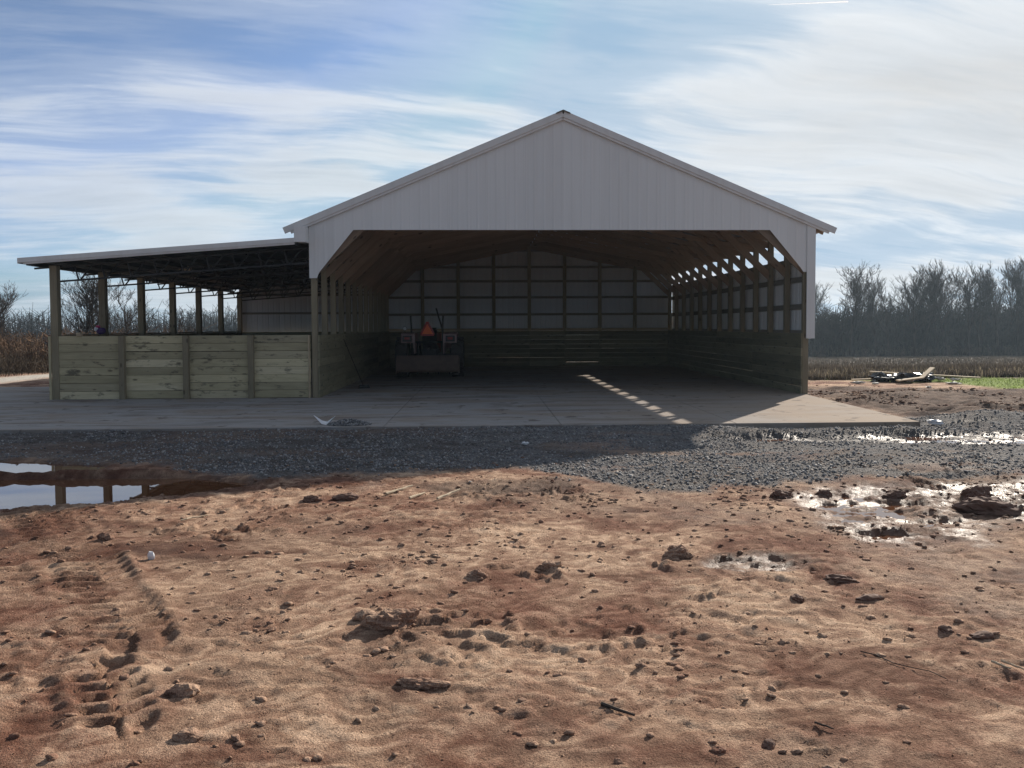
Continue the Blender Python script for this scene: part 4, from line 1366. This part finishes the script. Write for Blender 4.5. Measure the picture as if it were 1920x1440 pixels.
g0 = gz_at(11.5, 24)
debris_board(11.2, 25.7, g0 + .22, 14.2, 24.4, g0 + .08, .14, 'longest pale scrap board lying behind the rubbish heap')
debris_board(10.75, 23.1, g0 + .10, 11.75, 23.5, g0 + .16, .14, 'pale scrap board lying in front of the rubbish heap')
debris_board(11.72, 23.5, g0 + .15, 12.55, 24.3, g0 + .42, .14, 'pale scrap board propped up at a slant on the heap')
debris_board(9.9, 24.3, g0 + .05, 11.3, 24.2, g0 + .09, .10, 'short grey-tan scrap board at the left of the heap')
rb = thing('rubbish_heap', 'dark heap of rubbish with white scraps by the scrap boards', 'rubbish', (11.2, 24.0, g0))
for k in range(4):
    link('black_sheeting', lump_mesh('black_sheeting', P_BLACKP, .38, .25, .17, 70 + k, 3, .8), rb, Matrix.Translation((10.75 + k * .42, 23.95 + random.uniform(-.2, .2), g0 + .08)))
for k in range(9):
    link('white_scrap', lump_mesh('white_scrap', P_SCRAP, .09, .07, .045, 80 + k, 2, .9), rb, Matrix.Translation((10.7 + random.random() * 2.2, 23.5 + random.uniform(-.2, .5), g0 + .10)))
for k, (x, y, lb) in enumerate(((9.5, 23.1, 'long white scrap in the mud left of the rubbish heap'), (9.95, 22.9, 'small white scrap between the mud and rubbish heap'), (10.6, 21.2, 'white scrap nearest the pad in the mud'), (12.3, 22.8, 'pale flat scrap right of the rubbish heap'))):
    o = link('paper_scrap', lump_mesh('paper_scrap', P_SCRAP, .20 if k in (0, 3) else .08, .08, .03, 95 + k, 3, .7), None, Matrix.Translation((x, y, gz_at(x, y) + .04)))
    tag(o, lb, 'scrap')

# ------------------------------------------------------------------ plants
def tubes_mesh(name, S, mat, n=3):
    """S: (m,8) p0 p1 r0 r1"""
    S = np.asarray(S, float)
    p0, p1, r0, r1 = S[:, :3], S[:, 3:6], S[:, 6], S[:, 7]
    d = p1 - p0
    d /= np.linalg.norm(d, axis=1)[:, None] + 1e-9
    ref = np.where(np.abs(d[:, 2:3]) < .9, np.array([[0, 0, 1.]]), np.array([[1., 0, 0]]))
    a = np.cross(d, ref)
    a /= np.linalg.norm(a, axis=1)[:, None]
    b = np.cross(d, a)
    an = 2 * math.pi * np.arange(n) / n
    ring = a[:, None] * np.cos(an)[None, :, None] + b[:, None] * np.sin(an)[None, :, None]
    v = np.concatenate([p0[:, None] + ring * r0[:, None, None], p1[:, None] + ring * r1[:, None, None]], 1)
    k = np.arange(n)
    q = np.stack([k, (k + 1) % n, n + (k + 1) % n, n + k], -1)
    f = q[None] + (np.arange(len(S)) * 2 * n)[:, None, None]
    return mesh_np(name, v.reshape(-1, 3), f.reshape(-1, 4), mat)


def grow_tree(seed, H, spread=0.5, dens=1.0, fork=0.35, twig=0.012, rbase=None):
    rd = random.Random(seed)
    trunk, crown = [], []
    rbase = rbase or H * 0.016

    def branch(p, d, L, r, lev):
        segs = 5 if lev == 0 else 4 if lev == 1 else 3
        tgt = trunk if lev <= 1 else crown
        step = L / segs
        for s in range(segs):
            w = 0.05 if lev == 0 else 0.16
            d = (d + Vector((rd.gauss(0, w), rd.gauss(0, w), rd.gauss(0, w * .6) + (0.05 if lev > 0 else 0)))).normalized()
            q = p + d * step
            r1 = max(twig, r * (0.86 if lev == 0 else 0.78))
            tgt.append((*p, *q, r, r1))
            p, r = q, r1
            frac = (s + 1) / segs
            if lev < 4:
                nb = 0
                if lev == 0:
                    nb = 0 if frac < fork else rd.randint(2, 3)
                elif lev == 1:
                    nb = rd.randint(1, 3)
                elif lev == 2:
                    nb = rd.randint(1, 3)
                else:
                    nb = rd.randint(1, 2)
                nb = max(0, int(round(nb * dens)))
                for _ in range(nb):
                    az = rd.uniform(0, 2 * math.pi)
                    out = Vector((math.cos(az), math.sin(az), 0))
                    tilt = rd.uniform(.35, .85) * (spread * 1.6)
                    bd = (d + out * tilt + Vector((0, 0, .22))).normalized()
                    bl = L * rd.uniform(.40, .62) * (1.15 - .45 * frac if lev == 0 else .9)
                    branch(p, bd, bl, max(twig, r * rd.uniform(.45, .65)), lev + 1)
    branch(Vector((0, 0, -.2)), Vector((rd.gauss(0, .04), rd.gauss(0, .04), 1)).normalized(), H * .74, rbase, 0)
    c = np.array(crown)
    top = max(c[:, 5].max(), 1)
    sc = H / top
    return np.array(trunk) * sc, c * sc


TREES = {}


def tree_proto(key, **kw):
    if key not in TREES:
        t_, c_ = grow_tree(**kw)
        TREES[key] = (tubes_mesh('trunk', t_, MAT_BARK, 6), tubes_mesh('crown', c_, MAT_BARK, 3))
        print('tree', key, len(t_), len(c_))
    return TREES[key]


ORD = ['first', 'second', 'third', 'fourth', 'fifth', 'sixth', 'seventh', 'eighth', 'ninth', 'tenth', 'eleventh', 'twelfth', 'thirteenth', 'fourteenth',
       'fifteenth', 'sixteenth', 'seventeenth', 'eighteenth', 'nineteenth', 'twentieth', 'twenty-first', 'twenty-second', 'twenty-third', 'twenty-fourth', 'twenty-fifth', 'twenty-sixth', 'twenty-seventh', 'twenty-eighth']


def place_tree(key, kw, x, y, s, label, group, rz=None):
    tm, cm = tree_proto(key, **kw)
    z = gz_at(x, y)
    t = link('bare_tree', None, None, Matrix.Translation((x, y, z)) @ Matrix.Rotation(random.uniform(0, 6.28) if rz is None else rz, 4, 'Z') @ Matrix.Scale(s, 4))
    tag(t, label, 'tree', group)
    link('trunk', tm, t, WM[t])
    link('crown', cm, t, WM[t])


KINDS = {'a': dict(seed=3, H=14, spread=.50, dens=.9, twig=.017), 'b': dict(seed=8, H=14, spread=.42, dens=.9, twig=.017), 'c': dict(seed=15, H=14, spread=.60, dens=.9, twig=.017),
         'd': dict(seed=21, H=14, spread=.36, dens=.9, twig=.017), 'e': dict(seed=33, H=14, spread=.7, dens=1.0, fork=.45, twig=.017)}
# the wood on the right: (x at the wood's edge, height in m)
spots = [(49.8, 10.6), (51.8, 11.6), (55.8, 14.2), (58.2, 11.6), (60.2, 12.6), (62.3, 11.8), (64.8, 12.8), (66.4, 12.2), (67.9, 14.4), (70.3, 12.6), (71.8, 13.6), (73.6, 12.4), (75.3, 13.8), (77.0, 12.9), (78.6, 14.2),
         (80.2, 13.4), (81.6, 15.2), (83.4, 15.0), (85.2, 15.6), (87.5, 14.4)]
for i, (x, hh) in enumerate(spots):
    k = 'abcde'[(i * 3 + 1) % 5] if i not in (2, 8) else ('e' if i == 2 else 'a')
    y = 118 + 5 * math.sin(i * 2.4) + (0 if i != 2 else -3)
    x = x * (y / 120)
    place_tree(k, KINDS[k], x, y, (hh + 1.1) / 14 * (y / 120), 'bare winter tree in the right-hand wood, %s from the barn' % ORD[i], 'bare trees at the edge of the wood')
# three bare trees left, behind the lean-to
place_tree('f', dict(seed=41, H=6, spread=.75, dens=1.0, fork=.2, twig=.007, rbase=.10), -26.5, 48, 1.12, 'bare spreading tree seen between the two front lean-to posts', 'bare trees behind the lean-to')
place_tree('g', dict(seed=46, H=6, spread=.5, dens=1.0, fork=.3, twig=.007, rbase=.09), -25.5, 47.2, 1.0, 'slim bare tree just left of the second lean-to post', 'bare trees behind the lean-to')
place_tree('h', dict(seed=52, H=6, spread=.85, dens=1.0, fork=.25, twig=.007, rbase=.10), -24.0, 48.5, .98, 'wide bare tree between the second and third lean-to posts', 'bare trees behind the lean-to')
place_tree('f', None or {}, -31.9, 47.5, .95, 'bare tree cut by the left edge of the picture', 'bare trees behind the lean-to')
place_tree('h', {}, -21.3, 50, .75, 'small bare tree between the third and fourth lean-to posts', 'bare trees behind the lean-to', 2.0)


def brush(name, label, mat, n, xr, yr, hfun, lean=.25, nb=5, r=.03, top_r=.012):
    x = rng.uniform(*xr, n)
    y = rng.uniform(*yr, n)
    z, _ = terrain(x, y)
    h = hfun(x, y) * rng.uniform(.55, 1.05, n)
    d = np.stack([rng.normal(0, lean, n), rng.normal(0, lean, n), np.ones(n)], 1)
    p0 = np.stack([x, y, z - .1], 1)
    p1 = p0 + d * (h * .55)[:, None]
    d2 = d + np.stack([rng.normal(0, lean, n), rng.normal(0, lean, n), np.zeros(n)], 1)
    p2 = p1 + d2 * (h * .45)[:, None]
    rr = r * rng.uniform(.6, 1.3, n)
    S = [np.concatenate([p0, p1, rr[:, None], (rr * .75)[:, None]], 1), np.concatenate([p1, p2, (rr * .75)[:, None], np.full((n, 1), top_r)], 1)]
    for k in range(nb):
        t_ = rng.uniform(.2, 1.0, n)[:, None]
        a = np.where(t_ < .55, p0 + (p1 - p0) * (t_ / .55), p1 + (p2 - p1) * ((t_ - .55) / .45))
        bd = np.stack([rng.normal(0, .55, n), rng.normal(0, .55, n), rng.uniform(.2, .9, n)], 1)
        e = a + bd * (h * rng.uniform(.14, .34, n))[:, None]
        S.append(np.concatenate([a, e, (rr * .5)[:, None], np.full((n, 1), top_r)], 1))
    o = link(name, tubes_mesh(name, np.concatenate(S), mat, 3))
    return tag(o, label, None, None, 'stuff')


def wood_h(x, y):
    return 7.6 + 1.4 * fbm(x, y, .07, 3, 201) + 1.0 * fbm(x, y, .35, 2, 203) + np.maximum(x - 70, 0) * .03


brush('wood_undergrowth', 'dense dark undergrowth filling the foot of the right-hand wood', MAT_BRUSH, 9000, (22, 140), (119, 140), wood_h, .12, 5, .11, .04)
brush('field_edge_scrub', 'low pale scrub along the foot of the wood', MAT_STUB, 1500, (22, 140), (113, 118), lambda x, y: 1.6 + .9 * fbm(x, y, .3, 3, 205), .3, 5, .03, .02)
brush('thicket', 'brown tangled thicket left of the lean-to', MAT_THICKET, 4200, (-60, -19.8), (34, 56), lambda x, y: 2.1 + .7 * fbm(x, y, .25, 3, 207) + .02 * np.maximum(0, y - 36), .28, 6, .026, .012)
brush('thicket_edge', 'dry weeds along the lane below the thicket', MAT_STUB, 2600, (-40, -19.0), (27, 36), lambda x, y: .8 + .3 * fbm(x, y, .8, 3, 209) + .25 * np.maximum(0, y - 31) * .4, .3, 5, .010, .006)
brush('scrub_behind', 'low brown scrub behind the lean-to', MAT_THICKET, 2800, (-20, -2), (44, 62), lambda x, y: 1.9 + .6 * fbm(x, y, .3, 3, 211), .28, 5, .026, .012)
brush('far_wood', 'hazy far wood along the left skyline', MAT_BRUSH, 5600, (-190, 6), (150, 172), lambda x, y: 8.8 + 2.0 * fbm(x, y, .05, 3, 213) + 1.2 * fbm(x, y, .25, 2, 215), .07, 5, .085, .035)


# field stubble, verge grass
def blades(name, label, mat, x, y, h, w, lean):
    n = len(x)
    z, _ = terrain(x, y)
    a = rng.uniform(0, math.pi, n)
    dx, dy = np.cos(a) * w, np.sin(a) * w
    lx, ly = rng.normal(0, lean, n) * h, rng.normal(0, lean, n) * h
    p = np.stack([x, y, z - .02], 1)
    v = np.stack([p + np.stack([dx, dy, 0 * dx], 1), p - np.stack([dx, dy, 0 * dx], 1), p + np.stack([-dy, dx, 0 * dx], 1), p + np.stack([lx, ly, h], 1)], 1)
    f = np.array([(0, 1, 3), (1, 2, 3), (2, 0, 3)])[None] + (np.arange(n) * 4)[:, None, None]
    return tag(link(name, mesh_np(name, v.reshape(-1, 3), f.reshape(-1, 3), mat)), label, None, None, 'stuff')


n = 42000
y = 25.2 + 85 * rng.random(n) ** 2.2
row = np.round(y / .76) * .76 + rng.normal(0, .05, n)
x = 4 + (y * .95) * rng.random(n)
kp = (row > 25.0 + 0.10 * np.maximum(0, x - 10) * (x < 60)) & (x > 6.2)
x, row = x[kp], row[kp]
blades('crop_stubble', 'rows of dry brown crop stubble in the field behind the pad', MAT_STUB, x, row, .23 * rng.uniform(.5, 1.35, len(x)), .014 * (1 + row / 60), .16)
n = 1700
x = rng.uniform(6.3, 40, n)
y = 25.0 + 3.0 * rng.random(n) ** 1.7 + 0.10 * np.maximum(0, x - 10)
blades('edge_stalks', 'pale broken stalks along the near edge of the field', MAT_PALESTALK, x, y, .24 * rng.uniform(.4, 1.5, n), .014, .25)
n = 26000
x = rng.uniform(8.5, 40, n)
y = rng.uniform(18.6, 27.5, n)
_, A = terrain(x, y)
kp = rng.random(n) < A['grass']
x, y = x[kp], y[kp]
blades('verge_grass', 'short green grass between the mud and the field', MAT_GRASS, x, y, .07 * rng.uniform(.5, 1.5, len(x)), .012, .5)

# contrail high in the sky
cm_, t, b = mat_new('contrail_ice')
tr_ = N(t, 'ShaderNodeBsdfTranslucent', i={'Color': (0.95, 0.95, 0.95, 1)})
t.links.new(tr_.outputs[0], t.nodes['Material Output'].inputs[0])
D = 5200
m = MB()


CT0, CT1 = Vector((1923, 5200, 2156)), Vector((2470, 5200, 2183))
m.tube(CT0, CT1, .6, 4.5, n=10)
tag(link('contrail', m.mesh('contrail', cm_)), 'thin white contrail high in the sky above the barn', 'contrail')

# ------------------------------------------------------------------ the air
hm = bpy.data.materials.new('haze_air')
hm.use_nodes = True
t = hm.node_tree
t.nodes.clear()
pv = N(t, 'ShaderNodeVolumePrincipled', i={'Color': (0.66, 0.84, 1.0, 1), 'Density': 0.00042, 'Anisotropy': 0.3})
ho = N(t, 'ShaderNodeOutputMaterial')
t.links.new(pv.outputs[0], ho.inputs['Volume'])
hz_ = MB().box(-680, 680, -60, 1120, -7.5, 17.0)
tag(link('haze', hz_.mesh('haze', hm)), 'thin pale winter haze over the yard and fields', None, None, 'stuff')
